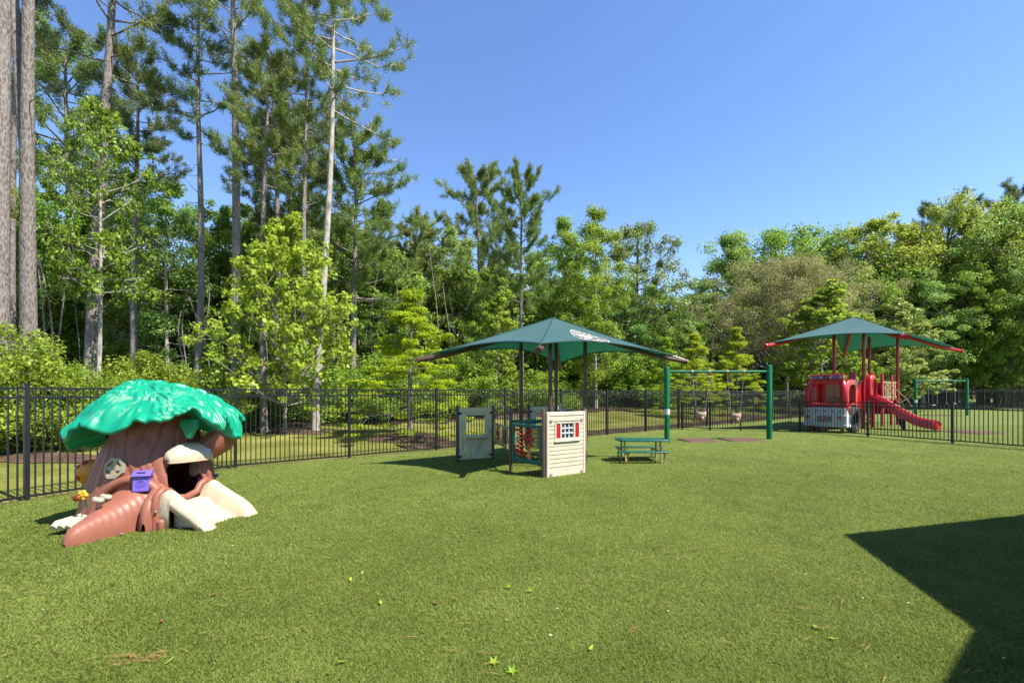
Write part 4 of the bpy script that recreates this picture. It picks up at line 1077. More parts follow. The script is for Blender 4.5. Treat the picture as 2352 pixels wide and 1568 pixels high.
def trunk_pt(th, z, k=1.0, groove=True):
    rx = np.interp(z, Zk, RX); ry = np.interp(z, Zk, RY); cx = np.interp(z, Zk, CX)
    f = 1.0
    if groove:
        a = th*22+3.6*math.sin(z*4.2+th*2)+.8*math.sin(z*9+th*5); f -= .04*math.exp(-(math.sin(a/2)/.22)**2)-.008*math.sin(a*1.5)
        kd = math.hypot((th+1.25)*.75/.16, (z-.95)/.16); f += .02*math.sin(kd*5)*math.exp(-(kd*.6)**2)   # a knot
    return Vector((cx+rx*k*f*math.cos(th), TY+ry*k*f*math.sin(th), TG+z))
NT, NZ = 220, 76; m = MB(); vs = []; fs = []
da, db = math.radians(-46), math.radians(-6)
zs = [1.5*j/NZ-.03 for j in range(NZ+1)]
for z in zs:
    for i in range(NT): vs.append(trunk_pt(-PI+2*PI*i/NT, z))
for j in range(NZ):
    for i in range(NT):
        th = -PI+2*PI*(i+.5)/NT; z = (zs[j]+zs[j+1])/2
        zt = .80-.10*((th-(da+db)/2)/((db-da)/2))**2
        if da < th < db and .27 < z < zt: continue
        i2 = (i+1) % NT; fs.append((j*NT+i, j*NT+i2, (j+1)*NT+i2, (j+1)*NT+i))
m.add(vs, fs); tk = m.build('trunk', M['bark_plastic'], tr, 60)
s_ = tk.modifiers.new('solid', 'SOLIDIFY'); s_.thickness = .045; s_.offset = -1
m = MB(); m.tube([(TX, TY, TG+.2), (TX, TY, TG+.24)], .6, 24); m.build('inner_floor', M['bark_plastic'], tr)
# limb that carries the roof on the right
m = MB(); pts = [Vector((-4.30, 6.0, TG+.82)), Vector((-4.06, 6.02, TG+.86)), Vector((-3.89, 6.05, TG+.98)), Vector((-3.84, 6.07, TG+1.08)), Vector((-3.86, 6.08, TG+1.18))]
m.tube(pts, [.14, .16, .17, .17, .16], 28)
m.v = [tuple(Vector(v)+Vector((math.cos(i % 28*1.35), math.sin(i % 28*1.35), 0))*.007*(1 if i % 2 else -1)) for i, v in enumerate(m.v)]
m.build('limb', M['bark_plastic'], tr, 60)
# leaf roof
RIDX = [-4.675+(v+4.675)*(.815 if v < -4.675 else .89) for v in [-5.85, -5.8, -5.66, -5.455, -5.2, -4.945, -4.78, -4.595, -4.36, -4.12, -3.8, -3.64, -3.545, -3.50]]
RIDZ = [.93, 1.03, 1.22, 1.385, 1.60, 1.745, 1.75, 1.70, 1.675, 1.615, 1.48, 1.35, 1.22, 1.06]
rs = np.random.default_rng(5)
nsd = 215; sa = rs.random(nsd)*2*PI; srr = np.sqrt(.04+1.1*rs.random(nsd)); 
NA, NR = 300, 84
ang = np.arange(NA)*2*PI/NA; rad = np.linspace(.0, 1.0, NR)**.85
Aq, Rq = np.meshgrid(ang, rad, indexing='ij')
sc9 = np.abs(np.sin(Aq*5.5+1+.5*np.sin(Aq*2)))**.6; lob = 1+.05*(sc9-.7)*Rq**4+.012*np.sin(Aq*17)
Xc = -4.675+np.where(np.cos(Aq) < 0, .95, 1.04)*Rq*np.cos(Aq)*lob; vv = Rq*np.sin(Aq)
Yc = 5.94+.74*vv*lob
Zc = np.interp(Xc, RIDX, RIDZ)-np.where(vv > 0, .40, .535)*np.abs(vv)**2.1-.10*(sc9-.6)*Rq**9+.13*np.exp(-((Aq-5.45)/.45)**2)*Rq**5
# bumps: overlapping leaves, long axis down-slope
sx = srr*np.cos(sa); sy = srr*np.sin(sa); gx = Rq*np.cos(Aq); gy = Rq*np.sin(Aq)
F1 = np.full(gx.shape, 9.0); F2 = F1.copy()
for k in range(nsd):
    dx, dy = gx-sx[k], gy-sy[k]; c, s = math.cos(sa[k]+.5*math.sin(k*3.1)), math.sin(sa[k]+.5*math.sin(k*3.1))
    u = (dx*c+dy*s)*.42; v = (-dx*s+dy*c)*1.4; dd = np.hypot(u, v)
    F2 = np.where(dd < F1, F1, np.minimum(F2, dd)); F1 = np.minimum(F1, dd)
e_ = F2-F1; hump = .044*sstep(e_/.075)*(1-.55*F1/.10)
edge_a = (1-sstep(e_/.014))*.6*(Rq > .2)*(np.sin(gx*9+2)*np.cos(gy*8)>-.1)
P3 = np.stack([Xc, Yc, Zc], -1); du = np.roll(P3, -1, 0)-np.roll(P3, 1, 0); dv_ = np.gradient(P3, axis=1)
nn = np.cross(dv_, du); nn /= np.linalg.norm(nn, axis=-1, keepdims=True)+1e-9; nn = np.where(nn[..., 2:3] < 0, -nn, nn)
nn[:, :3] = (0, 0, 1)
P3 = P3+nn*hump[..., None]*np.minimum(Rq*6, 1)[..., None]
P3[..., 2] += (TG-.03)*0
# rolled rim and underside
rim = [P3]
e0 = P3[:, -1]; cc3 = np.array([-4.675, 5.92, 1.0])
for k, (fi_, dz) in enumerate(((1.003, -.022), (.985, -.04), (.95, -.04), (.85, .0), (.55, .09))):
    q = e0.copy(); q[:, :2] = cc3[:2]+(e0[:, :2]-cc3[:2])*fi_; q[:, 2] = np.maximum(e0[:, 2]+dz, .75); rim.append(q[:, None])
P3 = np.concatenate(rim, 1); nr = P3.shape[1]
ed = np.concatenate([edge_a, np.zeros((NA, nr-NR))], 1)
V = P3.reshape(-1, 3); i, j = np.meshgrid(np.arange(NA), np.arange(nr-1), indexing='ij'); i2 = (i+1) % NA
F = np.stack([i*nr+j, i*nr+j+1, i2*nr+j+1, i2*nr+j], -1).reshape(-1, 4)
V = V-np.array([TX, TY, TG])
me = mesh_np('leaf_roof', V, F, M['leaf_plastic'], ed.reshape(-1), True, 'edge'); link_mesh('leaf_roof', me, tr)
# one leaf lobe hanging down at the front right
m = MB(); c = Vector((-4.02, 5.62, 1.15))
m.prism([c+Vector((x, -.25*x, z)) for x, z in ((-.13, .12), (.13, .12), (.12, .02), (.07, -.05), (.02, -.13), (-.03, -.12), (-.08, -.03), (-.13, .03))], (.02, .05, 0)); m.build('hanging_leaf', M['leaf_plastic'], tr, 0, bevel=.015)
# big root towards the camera
def loft(path, prof, n=26, rib=0.0, seed=0):
    """path: [(x,y,half width,height)], arch-shaped sections"""
    m = MB(); rows_ = []
    for s, (x, y, hw, h) in enumerate(path):
        a = path[max(s-1, 0)]; b = path[min(s+1, len(path)-1)]; d = Vector((b[0]-a[0], b[1]-a[1], 0)).normalized(); sd = Vector((d.y, -d.x, 0))
        r = []
        for k in range(n+1):
            t = PI*k/n; cx_ = math.copysign(abs(math.cos(t))**.72, math.cos(t)); sz = abs(math.sin(t))**.85
            f = 1+rib*math.sin(s*1.9+.6*math.sin(k*.5))
            r.append(Vector((x, y, gf(x, y)-.02))+sd*hw*cx_*f+Vector((0, 0, (h+.02)*sz*f)))
        rows_.append(r)
    m.grid(rows_); return m
ks = np.linspace(0, 1, 44); path = []
for q in ks:
    x = -4.60+.06*q; y = 4.66+.86*q; hw = np.interp(q, [0, .03, .10, .35, .7, 1], [.015, .055, .095, .155, .26, .36]); h = np.interp(q, [0, .03, .1, .3, .55, .8, 1], [.03, .12, .18, .245, .325, .44, .50]); path.append((x, y, hw, h))
loft(path, None, 28, .013).build('root', M['bark_plastic'], tr, 60)
# collar where the root meets the trunk
m = MB(); r = []
for k in range(21):
    t = PI*k/20; r.append(Vector((-4.53+.40*math.cos(t), 5.40-.07*math.cos(t)*-1-.0, TG+.02+.56*math.sin(t)**.9)))
m.tube(r, .052, 12); m.build('root_collar', M['bark_plastic'], tr, 60)
path = [(-4.17+.0*q-.12*q, 5.13+.42*q, np.interp(q, [0, .06, .2, 1], [.02, .055, .085, .11]), np.interp(q, [0, .06, .2, .6, 1], [.10, .24, .34, .45, .5])) for q in np.linspace(0, 1, 20)]
loft(path, None, 20, 0).build('buttress', M['bark_plastic'], tr, 60)
m = MB(); m.box((-4.06, 5.27, TG+.07), (.13, .14, .17), -.2); m.build('step', M['bark_plastic'], tr, 40, bevel=.03)
m = MB(); m.sphere((-5.12, 5.72, TG+.05), (.32, .26, .16), 20, 10); m.build('side_root', M['bark_plastic'], tr, 80)
for x, y, z in ((-4.33, 5.03, TG+.05), (-4.075, 5.19, TG+.25)):
    m = MB(); m.sphere((x, y, z), .014, 8, 6); m.build('bolt', M['chain'], tr, 80)
# slide
S = Vector((-4.05, 5.63, 0)); e1 = Vector((.985, -.17, 0)).normalized(); e2 = Vector((-e1.y, e1.x, 0))
def slide_pt(s, wv, z): p = S+e1*s+e2*wv; return Vector((p.x, p.y, TG+z-.02))
ss = [0, .10, .2, .34, .48, .58, .66, .71]; rz_ = [.44, .49, .43, .35, .275, .21, .12, .03]; bz_ = [.30, .275, .205, .125, .06, .035, .02, .012]
rows_ = []
for k in range(49):
    s = .71*k/48; r = np.interp(s, ss, rz_); b = np.interp(s, ss, bz_)+.005*abs(math.sin(s*30))*(1 if .1 < s < .6 else 0); b = min(b, r-.004)
    bot = 0 if s < .17 else (max(r-.15, 0.0) if s < .60 else max(np.interp(s, [.60, .68], [.06, 0]), 0))
    bot = 0 if s < .15 else bot
    fl = 1+.10*s/.71; rt = []
    sec = [(-.37, bot), (-.375, bot+(r-bot)*.5), (-.365, r-.06), (-.345, r-.015), (-.315, r), (-.265, r-.012), (-.235, r-.05), (-.215, min(b+.03, r-.06) if r-.06 > b else b+.0), (-.20, b)]
    for w_, z in sec: rt.append((w_, z))
    full = rt+[(-.1, b), (0, b), (.1, b)]+[(-w_, z) for w_, z in rt[::-1]]
    rows_.append([slide_pt(s, w_*fl, max(z, 0)) for w_, z in full])
m = MB(); m.grid(rows_); m.add(rows_[-1], [tuple(range(len(rows_[-1])))])
sl = m.build('slide', M['cream'], tr, 60); ms_ = sl.modifiers.new('solid', 'SOLIDIFY'); ms_.thickness = .012; ms_.offset = -1
m = MB()
for w_ in (-.29, .29): m.prism([slide_pt(.14, w_, 0), slide_pt(.60, w_, 0), slide_pt(.60, w_, .09), slide_pt(.14, w_, .33)], e2*.02)
m.build('slide_skirt', M['cream'], sl, 0)
m = MB(); q = [slide_pt(.012, -.395, 0.0), slide_pt(.0, -.40, .30), slide_pt(.0, -.375, .44), slide_pt(-.0, -.30, .50), slide_pt(-.0, -.22, .46), slide_pt(.0, -.16, .375), slide_pt(0, 0, .335), slide_pt(0, .16, .375), slide_pt(0, .22, .46), slide_pt(0, .30, .50), slide_pt(0, .375, .44), slide_pt(0, .40, .30), slide_pt(0.01, .395, 0)]
m.tube(q, .042, 10); m.build('slide_collar', M['bark_plastic'], tr, 60)
for s0, s1, z0, z1, mm in ((.02, .075, .20, .32, 'sticker_grey'), (.075, .13, .015, .12, 'sticker')):
    m = MB(); m.prism([slide_pt(s0, -.386, z0), slide_pt(s1, -.386, z0), slide_pt(s1, -.386, z1), slide_pt(s0, -.386, z1)], -e2*.003); m.build('sticker', M[mm], sl, 0)
# hood over the door: a shell with ribs
hc = trunk_pt(math.radians(-21), .785, 1.0, False); ho = Vector((math.cos(math.radians(-32)), math.sin(math.radians(-32)), 0)); hs = Vector((-ho.y, ho.x, 0))
rows_ = []
for a in np.linspace(0, 1, 13):
    r = []
    for k in range(33):
        t = PI*k/32; wv = .265*math.cos(t)*(1-.06*a); lift = .20*math.sin(t)**.8
        out_ = .015+.16*math.sin(a*PI/2)*(.35+.65*math.sin(t)**.6); rib = 1-.03*abs(math.sin(t*3))**8
        r.append(hc+hs*wv-ho*.03+ho*out_*rib+Vector((0, 0, lift*math.cos(a*PI/2)*rib+.0*(1-a))))
    rows_.append(r)
rows_.append([p-Vector((0, 0, .035)) for p in rows_[-1]]); rows_.append([p-ho*.03 for p in rows_[-1]])
m = MB(); m.grid(rows_); hd = m.build('door_hood', M['cream'], tr, 70); s_ = hd.modifiers.new('solid', 'SOLIDIFY'); s_.thickness = .012; s_.offset = -1
lp = hc+ho*.115-hs*-.15+Vector((0, 0, .085))
lm_ = Matrix.Translation(lp) @ Matrix(((hs.x, 0, ho.x, 0), (hs.y, 0, ho.y, 0), (0, 1, 0, 0), (0, 0, 0, 1))) @ Matrix.Rotation(math.radians(-38), 4, 'X')
poly = [lm_ @ Vector((.058*math.cos(2*PI*k/20), .026*math.sin(2*PI*k/20), .004)) for k in range(20)]
m = MB(); m.prism(poly, (lm_.to_3x3() @ Vector((0, 0, 1)))*.004); bdg = m.build('maker_badge', M['sticker'], hd, 0)
cu = bpy.data.curves.new('badge_text', 'FONT'); cu.body = 'little tikes'; cu.size = .022; cu.align_x = 'CENTER'; cu.align_y = 'CENTER'
to = bpy.data.objects.new('badge_text', cu); C.objects.link(to)
dg = bpy.context.evaluated_depsgraph_get(); tme = bpy.data.meshes.new_from_object(to.evaluated_get(dg)); bpy.data.objects.remove(to)
tme.transform(WM[tr.name].inverted() @ lm_ @ Matrix.Translation((0, 0, .0095))); tme.materials.clear(); tme.materials.append(M['ink'])
link_mesh('badge_lettering', tme, hd)
# octagonal window
def surf_frame(th, z, out_=0.0):
    p = trunk_pt(th, z, 1.0, False); t = (trunk_pt(th+.02, z, 1, False)-trunk_pt(th-.02, z, 1, False)).normalized(); u = (trunk_pt(th, z+.02, 1, False)-trunk_pt(th, z-.02, 1, False)).normalized()
    n_ = t.cross(u).normalized(); return Matrix(((t.x, u.x, n_.x, p.x+n_.x*out_), (t.y, u.y, n_.y, p.y+n_.y*out_), (t.z, u.z, n_.z, p.z+n_.z*out_), (0, 0, 0, 1)))
G = surf_frame(math.radians(-94), .71, .0)
m = MB()
def oct_(r): return [(r*math.cos(PI/8+k*PI/4), r*math.sin(PI/8+k*PI/4)) for k in range(8)]
o1, o2 = oct_(.13), oct_(.097)
m.grid([[G @ Vector((*p, -.03)) for p in o1+o1[:1]], [G @ Vector((*p, .03)) for p in o1+o1[:1]], [G @ Vector((*p, .03)) for p in o2+o2[:1]], [G @ Vector((*p, -.03)) for p in o2+o2[:1]]])
wo = m.build('window', M['window_grey'], tr, 0)
for a in (0, PI/2):
    m = MB(); m.box((0, 0, .008), (.22, .05, .036), 0, G @ Matrix.Rotation(a, 4, 'Z')); m.build('cross_bar', M['window_grey'], wo, 0)
for k in range(4):
    a = PI/4+k*PI/2; m = MB(); m.box((.062*math.cos(a), .062*math.sin(a), -.005), (.07, .07, .03), 0, G); m.build('recess', M['bark_plastic'], wo, 0)
    m = MB(); m.box((.062*math.cos(a)-.012, .062*math.sin(a)-.01, .012), (.014, .034, .006), 0, G); m.build('glint_slot', M['yellow'], wo, 0)
# mailbox
G = surf_frame(math.radians(-66), .555, .0)
m = MB(); m.box((0, -.03, .035), (.165, .19, .09), 0, G); mb_ = m.build('mailbox', M['purple'], tr, 0, bevel=.012)
m = MB(); m.prism([G @ Vector(v) for v in ((-.095, .055, .0), (-.095, .13, .0), (-.095, .13, .05), (-.095, .065, .115), (-.095, .05, .11))], (G.to_3x3() @ Vector((1, 0, 0)))*.19); m.build('lid', M['purple'], mb_, 0, bevel=.008)
Gl = G @ Matrix.Translation((0, .0985, .0855)) @ Matrix.Rotation(math.radians(-45), 4, 'X')
m = MB(); m.box((0, 0, 0), (.085, .016, .006), 0, Gl); m.build('slot', M['ink'], mb_, 0)
for rr_ in (.052, .036, .014):
    m = MB(); m.tube([G @ Vector((rr_*math.cos(2*PI*k/28), -.03+rr_*.75*math.sin(2*PI*k/28), .081)) for k in range(29)], .0045, 6, False); m.build('dial_ring', M['purple'], mb_, 60)
# orange ladybird-like side panel, spinner pieces, flower and toadstools
oo = Vector((-5.36, 5.78, TG+.60))
m = MB(); m.sphere(oo, (.17, .11, .165), 20, 12); ob_ = m.build('orange_bubble', M['orange'], tr, 80)
for dx, dz in ((-.115, .08), (-.095, -.06), (-.02, .13)):
    p = oo+Vector((dx, -math.sqrt(max(1-(dx/.17)**2-(dz/.165)**2, .02))*.108, dz)); d_ = Vector(((p-oo).x/.17**2, (p-oo).y/.11**2, (p-oo).z/.165**2)).normalized()
    m = MB(); m.tube([p-d_*.01, p+d_*.01], .034, 14); sp_ = m.build('red_spot', M['bead_red'], ob_, 60); m = MB(); m.tube([p+d_*.0102, p+d_*.013], .015, 10); m.build('spot_centre', M['darkred'], sp_, 60)
def stem_thing(base, top, colr, name, petals=0):
    m = MB(); m.tube([base, top], .009, 8); st = m.build(name+'_stem', M['teal'] if petals else M['chain'], tr, 60)
    if petals:
        for k in range(5):
            a = 2*PI*k/5; m = MB(); m.sphere(Vector(top)+Vector((.036*math.cos(a), -.008, .036*math.sin(a)+.02)), (.027, .022, .027), 10, 7); m.build('petal', M['yellow'], st, 80)
        m = MB(); m.sphere(Vector(top)+Vector((0, -.022, .02)), .02, 10, 7); m.build('flower_centre', M['orange'], st, 80)
    else:
        m = MB(); m.sphere(Vector(top)+Vector((0, 0, .012)), (.062, .05, .032), 14, 8); m.sphere(Vector(top)+Vector((.035, -.01, .005)), (.035, .034, .026), 10, 7); m.sphere(Vector(top)+Vector((-.03, -.01, .03)), (.028, .03, .024), 10, 7); m.build('toadstool_cap', M['window_grey'], st, 80)
stem_thing(W(201, 1165, 5.30), W(192, 1140, 5.28), 'yellow', 'flower', 1)
stem_thing(W(216, 1172, 5.06)-Vector((0, 0, .03)), W(226, 1150, 5.06), 'grey', 'toadstool')
stem_thing(W(238, 1164, 5.22)-Vector((0, 0, .03)), W(244, 1143, 5.22), 'grey', 'toadstool')
m = MB(); m.sphere(W(176, 1143, 5.45), (.05, .02, .04), 12, 8); m.build('red_knob', M['darkred'], tr, 80)
m = MB(); m.tube([W(455, 1098, 6.12), W(473, 1095, 6.16), W(487, 1092, 6.19), W(500, 1091, 6.2)], [.045, .04, .03, .026], 12); m.build('purple_tap', M['purple'], tr, 60)
m = MB(); m.sphere(W(470, 1070, 6.15), (.06, .09, .10), 16, 10); m.build('blue_disc', M['blue'], tr, 80)
m = MB(); m.tube([W(445, 1075, 5.98), W(449, 1075, 6.0)], .10, 20); m.build('inner_disc', M['window_grey'], tr, 60)
# scalloped cream seat at the left
m = MB()
for k in range(5):
    a0 = Vector((-5.17+.085*k, 5.13, TG+.11)); m.tube([a0+Vector((0, -.02, -.02)), a0+Vector((0, .03, .005)), a0+Vector((.0, .55, .01))], [.035, .05, .05], 12)
m.box((-5.0, 5.42, TG+.115), (.38, .5, .06)); m.box((-4.98, 5.44, TG+.045), (.26, .36, .11))
m.build('seat', M['cream'], tr, 60)

# ------------------------------------------------------------------ fire truck play structure
Tu = Vector((.828, .56, 0)).normalized(); Ta = Vector((Tu.y, -Tu.x, 0)); TO = Vector((12.15, 17.62, gf(12.15, 17.62)))
ft_ = thing('fire_truck_structure', 'red fire truck play structure with a slide behind the low fence', 'play structure', tuple(TO))
def T(u, a, z): return TO+Tu*u+Ta*a+Vector((0, 0, z))
TM = Matrix(((Tu.x, Ta.x, 0, TO.x), (Tu.y, Ta.y, 0, TO.y), (0, 0, 1, TO.z), (0, 0, 0, 1)))
def tb(m, u0, u1, a0, a1, z0, z1): m.box(((u0+u1)/2, (a0+a1)/2, (z0+z1)/2), (abs(u1-u0), abs(a1-a0), abs(z1-z0)), 0, TM); return m
# bumper and grille
m = MB(); tb(m, -.06, .34, -.74, .74, .24, .70); bp_ = m.build('bumper', M['white'], ft_, 0, bevel=.05)
m = MB(); tb(m, -.02, .36, -.70, .70, .69, .96); m.build('bonnet', M['white'], bp_, 0, bevel=.04)
m = MB(); tb(m, -.10, .30, -.77, .77, .22, .33); m.build('lower_lip', M['white'], bp_, 0, bevel=.03)
m = MB(); tb(m, -.075, -.05, -.28, .28, .40, .66); gr_ = m.build('grille', M['white'], ft_, 0, bevel=.01)
for k in range(5):
    for a0, a1 in ((-.25, -.05), (.05, .25)): m = MB(); tb(m, -.082, -.07, a0, a1, .42+.045*k, .445+.045*k); m.build('grille_slot', M['ink'], gr_, 0)
m = MB(); tb(m, -.084, -.07, -.035, .035, .41, .65); m.build('grille_badge', M['bead_red'], gr_, 0)
for a0 in (-.58, .50):
    m = MB(); tb(m, -.075, -.04, a0-.07, a0+.09, .46, .64); hl = m.build('headlight', M['amber'], ft_, 0, bevel=.01); m = MB(); tb(m, -.08, -.045, a0-.055, a0+.075, .48, .54); m.build('lens', M['sticker'], hl, 0)
    m = MB(); tb(m, -.05, .0, a0-.02, a0+.06, .78, .86); m.build('dimple', M['print_grey'], ft_, 0, bevel=.01)
for k in range(3): m = MB(); m.tube([T(-.03, -.3+.28*k, .83), T(.0, -.3+.28*k, .83)], .05, 12); m.build('gauge', M['print_grey'], ft_)
for a in (-.55, 0, .55): m = MB(); m.post(*T(.12, a, 0).xy, TO.z-.04, TO.z+.3, .05, 12); m.build('foot_post', M['red_post'], ft_)
# cab: rounded front pillars, roof beam, arched side
def arch_band(m, pts_in, pts_out, off):   # strip between two outlines, extruded
    n_ = len(pts_in); off = Vector(off); V_ = [Vector(p) for p in pts_in]+[Vector(p) for p in pts_out]; V2 = [p+off for p in V_]
    f = []
    for k in range(n_-1):
        f += [(k, k+1, n_+k+1, n_+k), (2*n_+k+1, 2*n_+k, 3*n_+k, 3*n_+k+1), (k+1, k, 2*n_+k, 2*n_+k+1), (n_+k, n_+k+1, 3*n_+k+1, 3*n_+k)]
    f += [(0, n_, 3*n_, 2*n_), (n_-1, 3*n_-1, 4*n_-1, 2*n_-1)]
    return m.add(V_+V2, f)
def arc(cx_, cz, rx, rz, a0, a1, n_=10): return [(cx_+rx*math.cos(math.radians(a0+(a1-a0)*k/n_)), cz+rz*math.sin(math.radians(a0+(a1-a0)*k/n_))) for k in range(n_+1)]
for sgn in (-1, 1):
    rows_ = []
    for z, a_, u_, r_ in ((.90, .62, .12, .13), (1.2, .62, .10, .13), (1.5, .61, .11, .13), (1.75, .58, .16, .125), (1.92, .51, .22, .115), (2.0, .40, .27, .10)):
        rows_.append((T(u_, sgn*a_, z), r_))
    m = MB(); m.tube([r[0] for r in rows_], [r[1] for r in rows_], 16); m.build('front_pillar', M['red'], ft_, 60)
m = MB(); tb(m, .12, .40, -.52, .52, 1.86, 2.05); m.build('roof_beam', M['red'], ft_, 0, bevel=.05)
m = MB(); tb(m, .06, .16, -.66, .66, .95, 1.08); m.build('windscreen_sill', M['red'], ft_, 0, bevel=.03)
dsh = MB(); tb(dsh, .2, .5, -.62, .62, .8, 1.12); dsh.build('dashboard', M['red'], ft_, 0, bevel=.03)
m = MB(); m.tube([T(.52+.05*math.sin(2*PI*k/20), .1+.16*math.cos(2*PI*k/20), 1.22+.14*math.sin(2*PI*k/20)) for k in range(21)], .02, 8, False); sw_ = m.build('steering_wheel', M['ink'], ft_); m = MB(); m.tube([T(.3, .1, 1.1), T(.52, .1, 1.22)], .02, 8); m.build('steering_column', M['ink'], sw_)
for sgn in (-1, 1):
    o_ = [(.12, .90)]+[(.14, 1.4)]+[(p[0], p[1]) for p in arc(.55, 1.6, .40, .42, 180, 90)]+[(1.12, 2.02)]
    out2 = [T(u_, sgn*.69, z) for u_, z in [(.10, .95), (.10, 1.3)]+arc(.52, 1.62, .42, .42, 180, 90, 8)+[(.8, 2.04), (1.14, 2.04), (1.14, 1.5), (1.14, .95)]]
    in2 = [T(u_, sgn*.69, z) for u_, z in [(.34, 1.05), (.34, 1.3)]+arc(.60, 1.56, .26, .27, 180, 90, 8)+[(.75, 1.83), (.92, 1.80), (.94, 1.5), (.94, 1.05)]]
    m = MB(); arch_band(m, in2, out2, Ta*(-.10*sgn)); m.build('side_arch', M['red'], ft_, 50, bevel=.025)
    fo_ = [T(u_, sgn*.72, z) for u_, z in arc(.72, .56, .62, .58, 155, 25, 14)]; fi__ = [T(u_, sgn*.72, z) for u_, z in arc(.72, .56, .54, .50, 155, 25, 14)]
    m = MB(); arch_band(m, fi__, fo_, Ta*(-.22*sgn)); m.build('fender', M['red'], ft_, 50, bevel=.02)
    c_ = T(.76, sgn*.66, .51); rows_ = []
    for r_, w_ in ((.30, -.10), (.30, .10), (.36, .13), (.45, .13), (.505, .09), (.52, 0), (.505, -.09), (.45, -.13), (.36, -.13), (.30, -.10)):
        rows_.append([c_+Ta*w_+Tu*(r_*math.cos(2*PI*k/40)*(1+(.012*(k % 2) if r_ > .48 else 0)))+Vector((0, 0, r_*math.sin(2*PI*k/40)*(1+(.012*(k % 2) if r_ > .48 else 0)))) for k in range(41)])
    m = MB(); m.grid(rows_); wh = m.build('wheel', M['tyre'], ft_, 35)
    m = MB(); m.tube([c_+Ta*(sgn*.132)+Tu*(.4*math.cos(2*PI*k/32))+Vector((0, 0, .4*math.sin(2*PI*k/32))) for k in range(33)], .012, 6, False); m.build('sidewall_ring', M['tyre'], wh, 60)
# roof sign with lights
m = MB(); tb(m, .06, .22, -.60, .60, 2.03, 2.24); sg = m.build('roof_sign', M['red'], ft_, 0, bevel=.03)
for a0, a1, mm in ((-.56, -.44, 'print_grey'), (-.38, -.24, 'print_blue'), (-.21, -.10, 'print_grey'), (-.07, .09, 'ink'), (.12, .23, 'print_grey'), (.26, .40, 'print_blue'), (.46, .58, 'print_grey')):
    m = MB(); tb(m, .052, .06, a0, a1, 2.08, 2.19); pnl = m.build('light_panel', M[mm], sg, 0)
    m = MB(); tb(m, .047, .051, a0+.03, a1-.03, 2.12, 2.15); m.build('light_strip', M['print_grey'] if mm != 'print_grey' else M['sticker'], pnl, 0)
for k in range(7): m = MB(); m.tube([T(.11, -.42+.14*k, 2.0), T(.11, -.42+.14*k, 2.04)], .055, 10); m.build('scallop', M['red'], sg)
# cab back wall and slatted tan window
m = MB(); tb(m, 1.12, 1.18, -.70, -.42, .9, 2.0); tb(m, 1.12, 1.18, .10, .62, .9, 2.0); tb(m, 1.12, 1.18, -.42, .10, .9, 1.15); tb(m, 1.12, 1.18, -.42, .10, 1.88, 2.0); m.build('cab_back_wall', M['red'], ft_, 0)
m = MB(); tb(m, 1.09, 1.11, -.42, .12, 1.82, 1.87); tb(m, 1.09, 1.11, -.42, .12, 1.14, 1.19); sf = m.build('slat_frame', M['olive'], ft_, 0)
for k in range(11): m = MB(); tb(m, 1.085, 1.115, -.40+.046*k, -.372+.046*k, 1.19, 1.82); m.build('slat', M['olive'], sf, 0)
# deck, posts, side walls
DA, DB = .10, -1.12
m = MB(); tb(m, 1.2, 7.4, DB, DA, 1.14, 1.22); m.build('deck', M['red_post'], ft_, 0)
for u_, a_, h_ in ((1.22, .55, 2.36), (1.22, -.62, 2.34), (2.2, DB, 2.34), (4.35, .16, 2.42), (5.5, .14, 2.42), (6.75, .12, 2.42), (4.35, DB, 2.36), (5.6, DB, 2.36), (2.2, DA, 2.36)):
    p = T(u_, a_, 0); m = MB(); m.post(p.x, p.y, TO.z-.05, TO.z+h_, .06, 14); m.build('post', M['red_post'], ft_)
w0 = 1.25
for k in range(11):
    u_ = 1.26+.175*k; m = MB(); tb(m, u_, u_+.165, DA-.02, DA+.03, .86, 2.02); m.build('wall_board', M['red'], ft_, 0)
for k in range(22):
    u_ = 1.3+.275*k; m = MB(); tb(m, u_, u_+.26, DB-.03, DB+.02, .9, 2.02); m.build('wall_board', M['red'], ft_, 0)
for u_ in (4.45, 6.85):
    pass
for u0_, u1_ in ((5.58, 6.68), (6.85, 7.35)):
    m = MB(); tb(m, u0_, u1_, DA+.01, DA+.05, 1.30, 1.36); tb(m, u0_, u1_, DA+.01, DA+.05, 1.98, 2.03); bf = m.build('barrier', M['tan'], ft_, 0); n_ = max(int((u1_-u0_)/.24), 2)
    for k in range(n_): u_ = u0_+(u1_-u0_)*(k+.5)/n_; m = MB(); tb(m, u_-.07, u_+.07, DA+.0, DA+.04, 1.2, 2.05); m.build('slat', M['tan'], bf, 0, bevel=.01)
m = MB(); tb(m, 7.36, 7.42, DB, DA, .5, 2.0); m.build('end_panel', M['red'], ft_, 0)
# slide: hood and chute
sa_ = Vector((.60, -.80, 0)).normalized(); sb_ = Vector((-sa_.y, sa_.x, 0)); S0 = T(3.82, .14, 0)
def SP(s, w_, z): return S0+sa_*s+sb_*w_+Vector((0, 0, z))
hood = MB(); ring_o = [(-.45, 1.2), (-.46, 1.6), (-.42, 1.95), (-.30, 2.2), (-.1, 2.32), (.1, 2.32), (.30, 2.2), (.42, 1.95), (.46, 1.6), (.45, 1.2)]
ring_i = [(-.26, 1.25), (-.24, 1.5), (-.33, 1.8), (-.26, 2.02), (-.1, 2.1), (.1, 2.1), (.26, 2.02), (.33, 1.8), (.24, 1.5), (.26, 1.25)]
arch_band(hood, [SP(.05, a, b) for a, b in ring_i], [SP(.0, a, b) for a, b in ring_o], sa_*.22); hood.build('slide_hood', M['red'], ft_, 50, bevel=.04)
m = MB(); m.bar(SP(.14, 0, 1.3), SP(.2, 0, 2.06), .05, .05); m.build('hood_divider', M['red'], ft_, 0)
